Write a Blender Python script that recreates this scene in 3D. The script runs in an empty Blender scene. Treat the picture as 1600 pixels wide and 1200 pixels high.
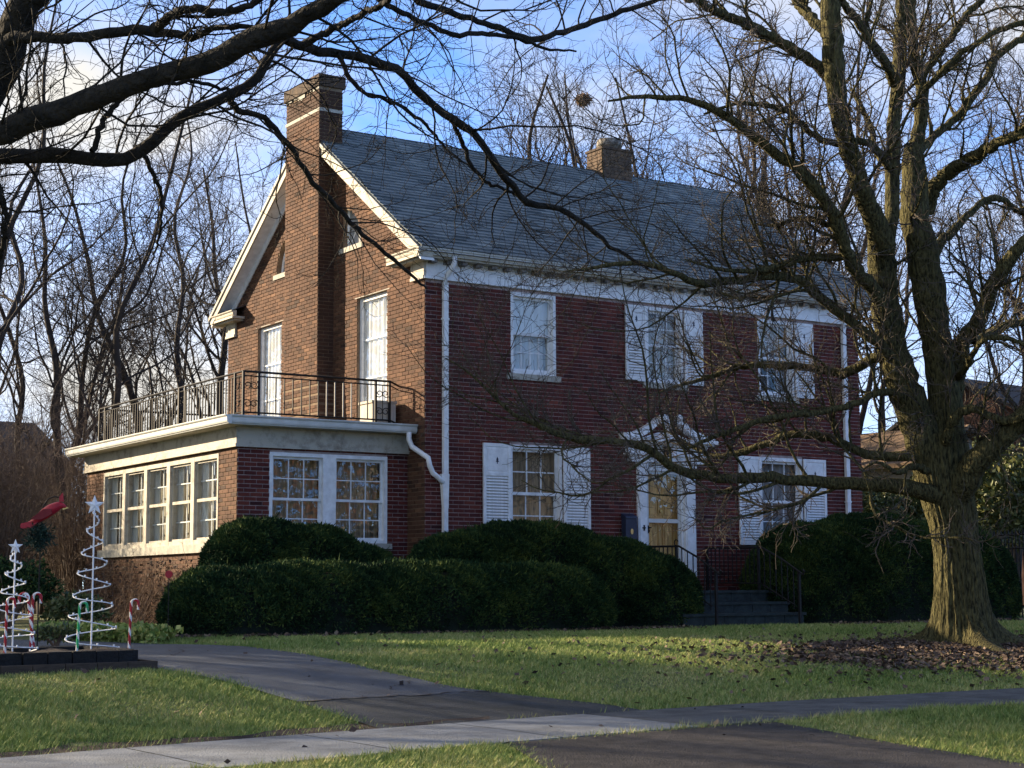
import bpy, math, random
import numpy as np
from mathutils import Matrix, Vector
random.seed(7); RNG = np.random.default_rng(11)
R = math.radians
scene = bpy.context.scene
COL = scene.collection

# ------------------------------------------------------------------ camera, sky, sun, exposure
CAM_F, CAM_YAW, CAM_PITCH, CAM_ROLL = 2644.18, R(33.2235), R(6.9758), R(-0.2952)
CAM_C = np.array([-13.8601, -23.7549, 0.55])
_fw = np.array([math.sin(CAM_YAW)*math.cos(CAM_PITCH), math.cos(CAM_YAW)*math.cos(CAM_PITCH), math.sin(CAM_PITCH)])
_rt0 = np.array([math.cos(CAM_YAW), -math.sin(CAM_YAW), 0.0]); _up0 = np.cross(_rt0, _fw)
_rt = math.cos(CAM_ROLL)*_rt0 + math.sin(CAM_ROLL)*_up0
_up = -math.sin(CAM_ROLL)*_rt0 + math.cos(CAM_ROLL)*_up0
cam = bpy.data.cameras.new('camera'); co = bpy.data.objects.new('camera', cam); COL.objects.link(co)
M = Matrix.Identity(4)
for i in range(3):
    M[i][0], M[i][1], M[i][2], M[i][3] = _rt[i], _up[i], -_fw[i], CAM_C[i]
co.matrix_world = M
cam.sensor_fit = 'HORIZONTAL'; cam.sensor_width = 36.0; cam.lens = 36.0*CAM_F/1600.0
cam.clip_start = 0.1; cam.clip_end = 2000
scene.camera = co

SUN_AZ = 33.0      # degrees from +Y towards -X: the sun stands behind the house, to the left
SUN_EL = 20.0
SUN_DIR = np.array([-math.sin(R(SUN_AZ))*math.cos(R(SUN_EL)), math.cos(R(SUN_AZ))*math.cos(R(SUN_EL)), math.sin(R(SUN_EL))])
sun = bpy.data.lights.new('sun', 'SUN'); sun.energy = 3.3; sun.angle = R(0.6); sun.color = (1.0, 0.80, 0.55)
so = bpy.data.objects.new('sun', sun); COL.objects.link(so)
so.rotation_euler = Vector(-SUN_DIR).to_track_quat('-Z', 'Y').to_euler(); so.location = (-20, 30, 30)

world = bpy.data.worlds.new('World'); scene.world = world; world.use_nodes = True
nt = world.node_tree; nt.nodes.clear(); N = nt.nodes.new; LK = nt.links.new
out = N('ShaderNodeOutputWorld'); bg = N('ShaderNodeBackground'); bg.inputs['Strength'].default_value = 0.09
sky = N('ShaderNodeTexSky'); sky.sky_type = 'NISHITA'; sky.sun_disc = False
sky.sun_elevation = R(SUN_EL); sky.sun_rotation = -R(SUN_AZ); sky.air_density = 0.5; sky.dust_density = 0.1; sky.ozone_density = 4.6
tc = N('ShaderNodeTexCoord'); mp = N('ShaderNodeMapping'); mp.inputs['Scale'].default_value = (1.0, 1.0, 2.2)
mp.inputs['Location'].default_value = (0.35, 0.1, 0.0)
LK(tc.outputs['Generated'], mp.inputs['Vector'])
n1 = N('ShaderNodeTexNoise'); n1.inputs['Scale'].default_value = 3.2; n1.inputs['Detail'].default_value = 8; n1.inputs['Roughness'].default_value = 0.55
n1.inputs['Distortion'].default_value = 0.4
LK(mp.outputs['Vector'], n1.inputs['Vector'])
# broad banks of cloud, thicker towards the sun's side of the sky
dt = N('ShaderNodeVectorMath'); dt.operation = 'DOT_PRODUCT'; LK(tc.outputs['Generated'], dt.inputs[0])
dt.inputs[1].default_value = (-0.75, 0.66, 0.0)
mr = N('ShaderNodeMapRange'); mr.inputs[1].default_value = -0.2; mr.inputs[2].default_value = 0.75; mr.inputs[3].default_value = -0.06; mr.inputs[4].default_value = 0.20
LK(dt.outputs['Value'], mr.inputs[0])
ad = N('ShaderNodeMath'); ad.operation = 'ADD'; LK(n1.outputs['Fac'], ad.inputs[0]); LK(mr.outputs[0], ad.inputs[1])
rp = N('ShaderNodeValToRGB'); rp.color_ramp.elements[0].position = 0.41; rp.color_ramp.elements[0].color = (0, 0, 0, 1)
rp.color_ramp.elements[1].position = 0.72; rp.color_ramp.elements[1].color = (1, 1, 1, 1)
LK(ad.outputs[0], rp.inputs[0])
mx = N('ShaderNodeMix'); mx.data_type = 'RGBA'
LK(rp.outputs['Color'], mx.inputs['Factor']); LK(sky.outputs[0], mx.inputs[6]); mx.inputs[7].default_value = (2.45, 2.38, 2.22, 1)
LK(mx.outputs[2], bg.inputs['Color']); LK(bg.outputs[0], out.inputs[0])

scene.view_settings.view_transform = 'Standard'; scene.view_settings.look = 'None'
scene.view_settings.gamma = 1.0; scene.view_settings.use_curve_mapping = False
scene.view_settings.exposure = 2.2
scene.render.engine = 'CYCLES'
try:
    scene.cycles.use_denoising = True; scene.cycles.max_bounces = 6; scene.cycles.transparent_max_bounces = 12
except Exception: pass

# ------------------------------------------------------------------ helpers: photograph pixel -> point of the place
def ray(px, py): return _fw + _rt*(px-800.0)/CAM_F - _up*(py-600.0)/CAM_F
def at(px, py, depth): return CAM_C + ray(px, py)*depth
def on_y(px, py, Y):
    d = ray(px, py); return CAM_C + d*((Y-CAM_C[1])/d[1])
def on_x(px, py, X):
    d = ray(px, py); return CAM_C + d*((X-CAM_C[0])/d[0])
def project(P):
    v = np.asarray(P)-CAM_C; z = v@_fw
    return 800+CAM_F*(v@_rt)/z, 600-CAM_F*(v@_up)/z, z
WALK_E = (-0.0104, 0.0116, -11.05)       # house-side edge of the pavement, y as a quadratic of x
SP = np.array([-400, -30, -8, -5.2, -4.9, -3.2, -1.75, 0, 1.2, 2.2, 3.5, 5, 8, 12, 400.])
ZP = np.array([-1.0, -.98, -.92, -.86, -.74, -.62, -.555, -.55, -.44, -.33, -.22, -.14, -.06, 0, 0.])
def walk_y(X):
    X = np.clip(X, -22, 14); return np.polyval(WALK_E, X)
def terrain(X, Y): return np.interp(np.asarray(Y)-walk_y(np.asarray(X)), SP, ZP)
def tz(X, Y): return float(terrain(X, Y))
def ground(px, py):
    d = ray(px, py); t = np.linspace(5, 80, 12000); P = CAM_C + np.outer(t, d)
    i = int(np.argmax(P[:, 2] < terrain(P[:, 0], P[:, 1]))); return P[i]

# ------------------------------------------------------------------ materials
def mat(name, color, rough=0.8, var=0.0, vscale=6.0, color2=None, bump=0.0, bscale=40.0, metal=0.0, spec=0.3, bdist=.02, attr=None, stretch=None, detail=5.0, obj=False, pos=(0.35, 0.65)):
    m = bpy.data.materials.new(name); m.use_nodes = True
    t = m.node_tree; b = t.nodes['Principled BSDF']
    b.inputs['Roughness'].default_value = rough; b.inputs['Metallic'].default_value = metal
    b.inputs['Specular IOR Level'].default_value = spec
    c = (*color, 1)
    b.inputs['Base Color'].default_value = c
    tcn = t.nodes.new('ShaderNodeTexCoord'); vec = tcn.outputs['Object']
    if stretch:
        mpn = t.nodes.new('ShaderNodeMapping'); mpn.inputs['Scale'].default_value = stretch
        t.links.new(vec, mpn.inputs['Vector']); vec = mpn.outputs['Vector']
    last = None
    if color2 is not None or var > 0:
        c2 = (*(color2 if color2 is not None else [x*(1-var) for x in color]), 1)
        nz = t.nodes.new('ShaderNodeTexNoise'); nz.inputs['Scale'].default_value = vscale; nz.inputs['Detail'].default_value = detail
        nz.inputs['Roughness'].default_value = 0.65
        t.links.new(vec, nz.inputs['Vector'])
        rmp = t.nodes.new('ShaderNodeValToRGB'); rmp.color_ramp.elements[0].position = pos[0]; rmp.color_ramp.elements[1].position = pos[1]
        rmp.color_ramp.elements[0].color = c2; rmp.color_ramp.elements[1].color = c
        t.links.new(nz.outputs['Fac'], rmp.inputs[0]); last = rmp.outputs['Color']
    if attr:      # per-piece colour carried by the piece itself
        an = t.nodes.new('ShaderNodeAttribute'); an.attribute_name = 'tint'
        r2 = t.nodes.new('ShaderNodeValToRGB'); r2.color_ramp.interpolation = 'LINEAR'
        els = r2.color_ramp.elements
        for i, (p, cc) in enumerate(attr):
            e = els[i] if i < 2 else els.new(p)
            e.position = p; e.color = (*cc, 1)
        t.links.new(an.outputs['Fac'], r2.inputs[0])
        if last is not None:
            mm = t.nodes.new('ShaderNodeMix'); mm.data_type = 'RGBA'; mm.blend_type = 'MULTIPLY'; mm.inputs['Factor'].default_value = 1.0
            t.links.new(r2.outputs['Color'], mm.inputs[6]); t.links.new(last, mm.inputs[7]); last = mm.outputs[2]
        else: last = r2.outputs['Color']
    if last is not None: t.links.new(last, b.inputs['Base Color'])
    if bump > 0:
        nb = t.nodes.new('ShaderNodeTexNoise'); nb.inputs['Scale'].default_value = bscale; nb.inputs['Detail'].default_value = 4
        t.links.new(vec, nb.inputs['Vector'])
        bp = t.nodes.new('ShaderNodeBump'); bp.inputs['Strength'].default_value = bump; bp.inputs['Distance'].default_value = bdist
        t.links.new(nb.outputs['Fac'], bp.inputs['Height']); t.links.new(bp.outputs['Normal'], b.inputs['Normal'])
    return m
W1 = (1, 1, 1)
MT = {}
MT['brick_front'] = mat('red_brick', W1, .85, color2=(.55, .52, .54), vscale=2.2, bump=.25, bscale=60,
    attr=[(0, (.050, .011, .012)), (1, (.20, .048, .030)), (.35, (.105, .021, .018)), (.7, (.142, .030, .021))])
MT['brick_side'] = mat('brown_brick', W1, .9, color2=(.62, .58, .54), vscale=1.7, bump=.3, bscale=60,
    attr=[(0, (.050, .026, .018)), (1, (.19, .098, .055)), (.4, (.098, .046, .027)), (.75, (.132, .065, .037))])
MT['mortar_front'] = mat('pale_mortar', (.44, .35, .33), .95, var=.45, vscale=5, bump=.3)
MT['mortar_side'] = mat('sandy_mortar', (.23, .165, .11), .95, var=.4, vscale=5, bump=.3)
MT['white'] = mat('white_paint', (.82, .84, .85), .5, var=.22, vscale=7, bump=.12)
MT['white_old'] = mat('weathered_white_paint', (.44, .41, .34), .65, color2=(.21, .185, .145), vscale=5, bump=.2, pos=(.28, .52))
MT['dentil'] = mat('shaded_flaking_paint', (.26, .24, .21), .8, color2=(.06, .05, .042), vscale=12, bump=.3)  # shade under the soffit put into the dentils' old paint colour
MT['gutter'] = mat('gutter_enamel', (.62, .63, .60), .4, var=.18, vscale=4)
MT['stone'] = mat('limestone', (.46, .44, .38), .85, var=.3, vscale=9, bump=.25)
MT['shingle'] = mat('slate_blue_shingle', W1, .9, color2=(.78, .79, .82), vscale=3.0, bump=.6, bscale=160,
    attr=[(0, (.10, .125, .138)), (1, (.235, .275, .285)), (.5, (.165, .20, .218))])
MT['roof_under'] = mat('roof_felt', (.05, .055, .065), .95)
MT['black_iron'] = mat('black_iron', (.010, .0095, .010), .65, var=.3, vscale=20)
MT['sunlit_iron'] = mat('sunlit_grey_iron', (.30, .28, .25), .5, var=.4, vscale=20)  # paler copy of the railing iron, sunlight put into the colour
MT['glass'] = None
MT['curtain'] = mat('cream_curtain', (.62, .57, .48), .9, var=.25, vscale=3, stretch=(6, 6, .6))
MT['curtain_light'] = mat('ivory_curtain', (.80, .76, .66), .9, var=.2, vscale=3, stretch=(6, 6, .6))
MT['curtain_warm'] = mat('tan_curtain', (.42, .31, .20), .9, color2=(.20, .15, .10), vscale=4, stretch=(7, 7, .7))
MT['curtain_white'] = mat('white_sheer', (.80, .80, .78), .9, var=.2, vscale=3, stretch=(7, 7, .6))
MT['curtain_grey'] = mat('grey_curtain', (.34, .35, .36), .9, var=.4, vscale=4, stretch=(9, 9, .6))
MT['door_wood'] = mat('golden_oak_door', (.66, .40, .13), .45, color2=(.34, .18, .055), vscale=3.5, stretch=(7, 7, .8), bump=.1)
MT['inside'] = mat('interior_plaster', (.25, .23, .20), .9, var=.2)
MT['navy'] = mat('dark_blue_metal', (.025, .035, .07), .4, var=.3)
MT['brass'] = mat('brass', (.5, .36, .14), .35, metal=.8)
MT['step_stone'] = mat('green_grey_step_stone', (.030, .044, .044), .85, color2=(.014, .021, .023), vscale=7, bump=.4, bscale=30)
MT['grass_ground'] = None
MT['asphalt'] = mat('driveway_asphalt', (.070, .088, .118), .6, color2=(.034, .042, .058), vscale=2.4, detail=12, bump=1.0, bscale=90, pos=(.32, .66))
MT['asphalt_dark'] = mat('apron_asphalt', (.040, .047, .058), .8, color2=(.016, .021, .024), vscale=3.0, detail=12, bump=1.0, bscale=80)
MT['brick_paving'] = mat('brown_paved_apron', (.042, .038, .038), .85, color2=(.012, .011, .012), vscale=5, detail=14, bump=1.0, bscale=60)
MT['concrete'] = mat('pavement_concrete', (.19, .21, .235), .85, color2=(.095, .105, .118), vscale=2.6, detail=12, bump=.7, bscale=60, pos=(.3, .62))
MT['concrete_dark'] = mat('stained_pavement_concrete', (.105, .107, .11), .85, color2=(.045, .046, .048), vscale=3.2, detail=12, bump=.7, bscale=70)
MT['leaf_litter'] = mat('dry_leaf', W1, .8, attr=[(0, (.035, .024, .020)), (1, (.26, .19, .13)), (.5, (.085, .058, .045))])
MT['mulch'] = mat('dark_mulch', (.05, .035, .028), .95, var=.5, vscale=25, bump=.8, bscale=40)
MT['grass'] = mat('winter_grass', W1, .75, spec=.2, attr=[(0, (.045, .095, .020)), (1, (.50, .45, .20)), (.45, (.185, .265, .065)), (.8, (.32, .345, .11))])
MT['yew'] = mat('yew_needles', W1, .85, spec=.08, attr=[(0, (.006, .018, .010)), (1, (.095, .125, .030)), (.5, (.026, .056, .020))])
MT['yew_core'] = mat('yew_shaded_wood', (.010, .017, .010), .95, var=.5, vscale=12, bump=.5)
MT['evergreen'] = mat('broad_evergreen_leaf', W1, .5, spec=.4, attr=[(0, (.022, .040, .014)), (1, (.22, .21, .06)), (.5, (.075, .095, .030))])
MT['variegated'] = mat('variegated_leaf', W1, .6, attr=[(0, (.06, .12, .02)), (1, (.48, .46, .16)), (.5, (.22, .28, .06))])
MT['twig'] = mat('brown_twigs', (.26, .175, .115), .9, color2=(.12, .08, .055), vscale=9)
MT['thicket'] = mat('grey_brown_twigs', (.155, .115, .088), .9, color2=(.07, .052, .042), vscale=9)
MT['bark'] = mat('grey_bark', (.125, .105, .082), .9, color2=(.040, .032, .026), vscale=6, stretch=(1, 1, .35), bump=.8, bscale=26)
MT['bark_moss'] = mat('mossy_maple_bark', (.128, .116, .052), .95, color2=(.018, .018, .011), vscale=7, stretch=(5, 5, 1.15), bump=1.0, bscale=7, pos=(.36, .62), bdist=.09, spec=.1)
MT['bark_dark'] = mat('dark_bark', (.034, .031, .025), .9, color2=(.012, .012, .010), vscale=9, stretch=(1, 1, 1), bump=1.0, bscale=24, bdist=.05, spec=.15)  # even dark tone over the whole tree
MT['far_bark'] = mat('brown_grey_bark', (.050, .040, .034), .9, color2=(.025, .021, .019), vscale=3)
MT['snow_white'] = mat('white_led_strip', (.82, .84, .86), .5)
MT['candy_red'] = mat('red_plastic', (.36, .012, .022), .35)
MT['candy_white'] = mat('white_plastic', (.78, .76, .74), .35)
MT['candy_green'] = mat('green_plastic', (.03, .36, .14), .35)
MT['cardinal'] = mat('red_enamel', (.42, .02, .035), .4, var=.3, vscale=12)
MT['cardinal_dark'] = mat('dark_red_enamel', (.20, .012, .02), .5, var=.3, vscale=12)
MT['fir'] = mat('fir_sprig', (.02, .05, .035), .8, var=.4)
MT['block'] = mat('charcoal_block', (.016, .017, .018), .85, var=.45, vscale=14, bump=.5)
MT['timber'] = mat('weathered_edging_board', (.075, .058, .046), .85, var=.4, vscale=8, stretch=(1, 1, 6), bump=.3)
MT['far_wall'] = mat('far_brown_brick', (.085, .045, .036), .9, var=.35, vscale=3)
MT['far_brick'] = mat('far_orange_brick', (.30, .13, .07), .9, var=.3, vscale=7)
MT['far_roof'] = mat('far_dark_shingles', (.055, .055, .06), .95, var=.4, vscale=5)
MT['tan_roof'] = mat('far_tan_shingles', (.20, .135, .085), .95, var=.25, vscale=5)
MT['render'] = mat('far_beige_siding', (.23, .205, .18), .9, var=.15, vscale=2)
MT['clay'] = mat('chimney_clay', (.33, .30, .28), .8, var=.3, vscale=9)
MT['ridge_brick'] = mat('ridge_stack_brick', (.15, .10, .065), .9, color2=(.06, .045, .035), vscale=8, bump=.5)
MT['sooty_brick'] = mat('sooty_cap_brick', (.10, .068, .045), .9, color2=(.035, .026, .022), vscale=8, bump=.5)
MT['road'] = mat('street_asphalt', (.055, .055, .058), .85, var=.3, vscale=3, bump=.5, bscale=90)
def glass_mat(name, tint, refl=0.10, wave=0.0):
    m = bpy.data.materials.new(name); m.use_nodes = True; t = m.node_tree; t.nodes.clear()
    o = t.nodes.new('ShaderNodeOutputMaterial'); tr = t.nodes.new('ShaderNodeBsdfTransparent'); gl = t.nodes.new('ShaderNodeBsdfGlossy')
    tr.inputs[0].default_value = (*tint, 1); gl.inputs['Roughness'].default_value = 0.02; gl.inputs[0].default_value = (.95, .95, .95, 1)
    lw = t.nodes.new('ShaderNodeFresnel'); ge = t.nodes.new('ShaderNodeNewGeometry'); mr_ = t.nodes.new('ShaderNodeMapRange')
    mr_.inputs[3].default_value = 1.5; mr_.inputs[4].default_value = 1/1.5      # a thin pane reflects alike from both sides
    t.links.new(ge.outputs['Backfacing'], mr_.inputs[0]); t.links.new(mr_.outputs[0], lw.inputs[0])
    a = t.nodes.new('ShaderNodeMath'); a.operation = 'ADD'; a.use_clamp = True; a.inputs[1].default_value = refl
    mxs = t.nodes.new('ShaderNodeMixShader')
    t.links.new(lw.outputs[0], a.inputs[0]); t.links.new(a.outputs[0], mxs.inputs[0])
    t.links.new(tr.outputs[0], mxs.inputs[1]); t.links.new(gl.outputs[0], mxs.inputs[2]); t.links.new(mxs.outputs[0], o.inputs[0])
    if wave > 0:
        tcn = t.nodes.new('ShaderNodeTexCoord'); nz = t.nodes.new('ShaderNodeTexNoise'); nz.inputs['Scale'].default_value = 3.5; nz.inputs['Detail'].default_value = 2
        t.links.new(tcn.outputs['Object'], nz.inputs['Vector']); bp = t.nodes.new('ShaderNodeBump'); bp.inputs['Strength'].default_value = wave; bp.inputs['Distance'].default_value = 0.06
        t.links.new(nz.outputs['Fac'], bp.inputs['Height']); t.links.new(bp.outputs['Normal'], gl.inputs['Normal'])
    return m
MT['glass'] = glass_mat('window_glass', (.92, .95, .95), .0, .12)
MT['glass_door'] = glass_mat('balcony_door_glass', (.90, .92, .92), .10, .45)
MT['glass_wavy'] = glass_mat('old_wavy_window_glass', (.85, .88, .88), .06, .75)
def ground_mat():
    m = mat('lawn_soil_and_turf', (.125, .150, .050), .95, color2=(.060, .062, .030), vscale=14, bump=1.0, bscale=45)
    return m
MT['grass_ground'] = ground_mat()

# ------------------------------------------------------------------ mesh building
def link(name, me, mats, parent=None, label=None, cat=None, group=None, kind=None):
    o = bpy.data.objects.new(name, me); COL.objects.link(o)
    for m in (mats if isinstance(mats, (list, tuple)) else [mats]):
        if m is not None and me is not None and not (len(me.materials) and any(x == m for x in me.materials)): me.materials.append(m)
    if parent is not None: o.parent = parent
    tag(o, label, cat, group, kind); return o
def tag(o, label=None, cat=None, group=None, kind=None):
    if label: o['label'] = label
    if cat: o['category'] = cat
    if group: o['group'] = group
    if kind: o['kind'] = kind
    return o
def thing(name, label, cat, loc=(0, 0, 0), rz=0.0, group=None):
    o = bpy.data.objects.new(name, None); COL.objects.link(o); o.empty_display_size = .2
    o.location = loc; o.rotation_euler = (0, 0, rz)
    return tag(o, label, cat, group)
def np_mesh(name, V, F, tint=None, matidx=None, smooth=False):
    """F: (M,k) array of equal-size faces."""
    V = np.asarray(V, np.float32); F = np.asarray(F, np.int32)
    me = bpy.data.meshes.new(name); k = F.shape[1]
    me.vertices.add(len(V)); me.vertices.foreach_set('co', V.ravel())
    me.loops.add(F.size); me.loops.foreach_set('vertex_index', F.ravel())
    me.polygons.add(len(F)); me.polygons.foreach_set('loop_start', np.arange(0, F.size, k, dtype=np.int32))
    if matidx is not None: me.polygons.foreach_set('material_index', np.asarray(matidx, np.int32))
    me.polygons.foreach_set('use_smooth', np.full(len(F), smooth, dtype=bool))
    if tint is not None:
        a = me.attributes.new('tint', 'FLOAT', 'FACE'); a.data.foreach_set('value', np.asarray(tint, np.float32))
    me.update(calc_edges=True); return me
class MB:
    def __init__(s): s.v = []; s.f = []; s.t = []
    def add(s, V, F, tint=0.5):
        b = len(s.v); s.v += [tuple(map(float, p)) for p in V]; s.f += [tuple(b+i for i in f) for f in F]; s.t += [tint]*len(F); return s
    def box(s, x0, x1, y0, y1, z0, z1, tint=.5):
        V = [(x0, y0, z0), (x1, y0, z0), (x1, y1, z0), (x0, y1, z0), (x0, y0, z1), (x1, y0, z1), (x1, y1, z1), (x0, y1, z1)]
        return s.add(V, [(3, 2, 1, 0), (4, 5, 6, 7), (0, 1, 5, 4), (1, 2, 6, 5), (2, 3, 7, 6), (3, 0, 4, 7)], tint)
    def fbox(s, fr, a0, a1, b0, b1, c0, c1, tint=.5):
        """box in a wall frame: a along the wall, b outwards, c up"""
        P = [fr(a, b, c) for c in (c0, c1) for (a, b) in ((a0, b0), (a1, b0), (a1, b1), (a0, b1))]
        F = [(3, 2, 1, 0), (4, 5, 6, 7), (0, 1, 5, 4), (1, 2, 6, 5), (2, 3, 7, 6), (3, 0, 4, 7)]
        if fr.flip: F = [f[::-1] for f in F]
        return s.add(P, F, tint)
    def prism(s, pts, d):
        """closed polygon pts extruded by vector d"""
        n = len(pts); d = np.array(d); P = [np.array(p) for p in pts]; Q = [p+d for p in P]
        F = [tuple(range(n))[::-1], tuple(range(n, 2*n))] + [(i, (i+1) % n, n+(i+1) % n, n+i) for i in range(n)]
        return s.add(P+Q, F)
    def tube(s, path, r, sides=6, cap=True):
        P = np.array(path, float); n = len(P); rr = np.full(n, r) if np.isscalar(r) else np.array(r)
        V, F = tube_arrays(P[None], rr[None], sides)
        base = len(s.v); s.v += [tuple(map(float, p)) for p in V]; s.f += [tuple(int(base+i) for i in f) for f in F]; s.t += [.5]*len(F)
        if cap:
            s.f.append(tuple(base+i for i in range(sides))[::-1]); s.f.append(tuple(base+(n-1)*sides+i for i in range(sides))); s.t += [.5, .5]
        return s
    def sheet(s, P): # grid (n,m,3)
        n, m = len(P), len(P[0]); V = [q for row in P for q in row]
        return s.add(V, [(i*m+j, i*m+j+1, (i+1)*m+j+1, (i+1)*m+j) for i in range(n-1) for j in range(m-1)])
    def mesh(s, name, smooth=False, tint=False):
        me = bpy.data.meshes.new(name); me.from_pydata(s.v, [], s.f)
        if smooth: me.polygons.foreach_set('use_smooth', [True]*len(s.f))
        if tint:
            a = me.attributes.new('tint', 'FLOAT', 'FACE'); a.data.foreach_set('value', s.t)
        me.update(); return me
    def build(s, name, m, parent=None, smooth=False, tint=False, **kw):
        return link(name, s.mesh(name, smooth, tint), m, parent, **kw)
def tube_arrays(P, r, S):
    """P (N,n,3) polylines, r (N,n) radii -> vertices, quads"""
    N_, n, _ = P.shape
    T = np.empty_like(P); T[:, 1:-1] = P[:, 2:]-P[:, :-2]; T[:, 0] = P[:, 1]-P[:, 0]; T[:, -1] = P[:, -1]-P[:, -2]
    T /= np.linalg.norm(T, axis=2, keepdims=True)+1e-12
    mean = T.mean(1); ref = np.zeros((N_, 3)); k = np.argmin(np.abs(mean), axis=1); ref[np.arange(N_), k] = 1
    U = np.cross(T, ref[:, None, :]); U /= np.linalg.norm(U, axis=2, keepdims=True)+1e-12
    W = np.cross(T, U)
    a = np.arange(S)*2*np.pi/S
    V = P[:, :, None, :] + r[:, :, None, None]*(np.cos(a)[None, None, :, None]*U[:, :, None, :]+np.sin(a)[None, None, :, None]*W[:, :, None, :])
    i = np.arange(n-1)[:, None]; j = np.arange(S)[None, :]; j2 = (j+1) % S
    q = np.stack([i*S+j, i*S+j2, (i+1)*S+j2, (i+1)*S+j], -1).reshape(-1, 4)
    F = (q[None]+(np.arange(N_)*n*S)[:, None, None]).reshape(-1, 4)
    return V.reshape(-1, 3), F
def merge(parts):
    Vs, Fs, b = [], [], 0
    for V, F in parts:
        Vs.append(V); Fs.append(F+b); b += len(V)
    return np.concatenate(Vs), np.concatenate(Fs)

# ------------------------------------------------------------------ ground, street, pavement, driveway
def spaced(lo, hi, step, far):
    a = list(np.arange(lo, hi+1e-6, step)); d = step; x = hi; y = lo; pre = []; post = []
    while x < far: d *= 1.35; x += d; post.append(x)
    d = step
    while y > -far: d *= 1.35; y -= d; pre.append(y)
    return np.array(pre[::-1]+a+post)
gx = spaced(-24, 26, .4, 600); gy = spaced(-24, 12, .25, 600)
GX, GY = np.meshgrid(gx, gy); GZ = terrain(GX, GY)
GZ = GZ + 0.006*np.sin(GX*1.7+GY*.6)*np.sin(GY*1.3-GX*.5)*(np.abs(GY-walk_y(GX)) > .3)*(GY-walk_y(GX) > 0)
V = np.stack([GX, GY, GZ], -1).reshape(-1, 3); nx = len(gx); ny = len(gy)
i, j = np.meshgrid(np.arange(ny-1), np.arange(nx-1), indexing='ij'); k = i*nx+j
link('ground', np_mesh('ground', V, np.stack([k, k+1, k+nx+1, k+nx], -1).reshape(-1, 4), smooth=True), MT['grass_ground'], kind='structure')

def resample(P, n):
    P = np.array(P, float); d = np.r_[0, np.cumsum(np.linalg.norm(np.diff(P, axis=0), axis=1))]
    return np.stack([np.interp(np.linspace(0, d[-1], n), d, P[:, k]) for k in range(P.shape[1])], -1)
def drape(name, left, right, m, n=60, w=10, lift=.012, kind='structure'):
    A, B = resample(left, n), resample(right, n); G = []
    for a, b in zip(A, B):
        row = [a+(b-a)*t for t in np.linspace(0, 1, w)]
        G.append([(q[0], q[1], tz(q[0], q[1])+lift) for q in row])
    return MB().sheet(G).build(name, m, smooth=True, kind=kind)
gxy = lambda L: [ground(*q)[:2] for q in L]
FAR_E = gxy([(0, 1000), (60, 1002), (150, 1004), (245, 1008), (330, 1009), (390, 1012), (450, 1020), (520, 1032), (580, 1047), (640, 1060), (700, 1074), (770, 1083)])
NEAR_E = gxy([(0, 1046), (120, 1047), (200, 1046), (246, 1046), (262, 1049), (300, 1055), (350, 1066), (400, 1080), (430, 1089), (462, 1098)])
dl = [(-16, FAR_E[0][1]+1.5), *FAR_E]; dr = [(-17, NEAR_E[0][1]-.3), *NEAR_E]
drape('driveway', dl, dr, MT['asphalt'], lift=.014)
FAR2 = gxy([(770, 1083), (870, 1094), (950, 1103), (1022, 1113)]); NEAR2 = gxy([(462, 1098), (500, 1111), (540, 1124), (592, 1141)])
drape('driveway_lower', FAR2, NEAR2, MT['asphalt_dark'], n=20, lift=.014)
# pavement of separate slabs along the street
pav = thing('pavement', None, None); tag(pav, kind='structure')
WALK_W = 1.62
def slab_mesh(x0, x1):
    g = []
    for s_, dz in ((0, -.05), (0, .018), (-WALK_W*.5, .022), (-WALK_W, .018), (-WALK_W, -.05)):
        g.append([(x, float(walk_y(x))+s_, tz(x, float(walk_y(x))+s_)+dz) for x in np.linspace(x0, x1, 4)])
    return MB().sheet(g)
SOILX = np.linspace(-14, -5.9, 60)
MB().sheet([[(x, float(walk_y(x))+s_*(1 if s_ < .02 else (.75+.35*math.sin(x*3.1)+.25*math.sin(x*7.7+1))), tz(x, float(walk_y(x))+s_)+.008) for x in SOILX] for s_ in (-.02, .1, .2, .30)]).build('bare_soil', MT['mulch'], kind='structure')
x = -20.0; q = 0
while x < 13:
    w_ = 1.5
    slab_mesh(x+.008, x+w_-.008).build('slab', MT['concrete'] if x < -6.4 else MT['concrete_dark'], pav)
    x += w_
def crack(p0, p1, wd, seed, lift, name='crack'):
    rg = np.random.default_rng(seed); n = 46; p0, p1 = np.array(p0), np.array(p1); u = (p1-p0)/np.linalg.norm(p1-p0); nn = np.array([-u[1], u[0]]); o = np.cumsum(rg.normal(0, .016, n)); o -= np.linspace(0, o[-1], n)
    C = [p0+(p1-p0)*t+nn*q_ for t, q_ in zip(np.linspace(0, 1, n), o)]; ww = wd*np.clip(rg.normal(1, .45, n), .3, 2)
    MB().sheet([[(*(c+nn*w_*sg), tz(*c)+lift) for c, w_ in zip(C, ww)] for sg in (-1, 1)]).build(name, MT['mulch'], kind='structure')
crack(gxy([(466, 1100)])[0], gxy([(772, 1082)])[0], .016, 1, .019, 'driveway_joint')
for q_, (a_, b_) in enumerate((((330, 1030), (520, 1046)), ((560, 1090), (700, 1110)), ((640, 1066), (610, 1080)), ((300, 1015), (250, 1030)))): A_, B_ = gxy([a_, b_]); crack(A_, B_, .006, 5+q_, .019)
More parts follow.
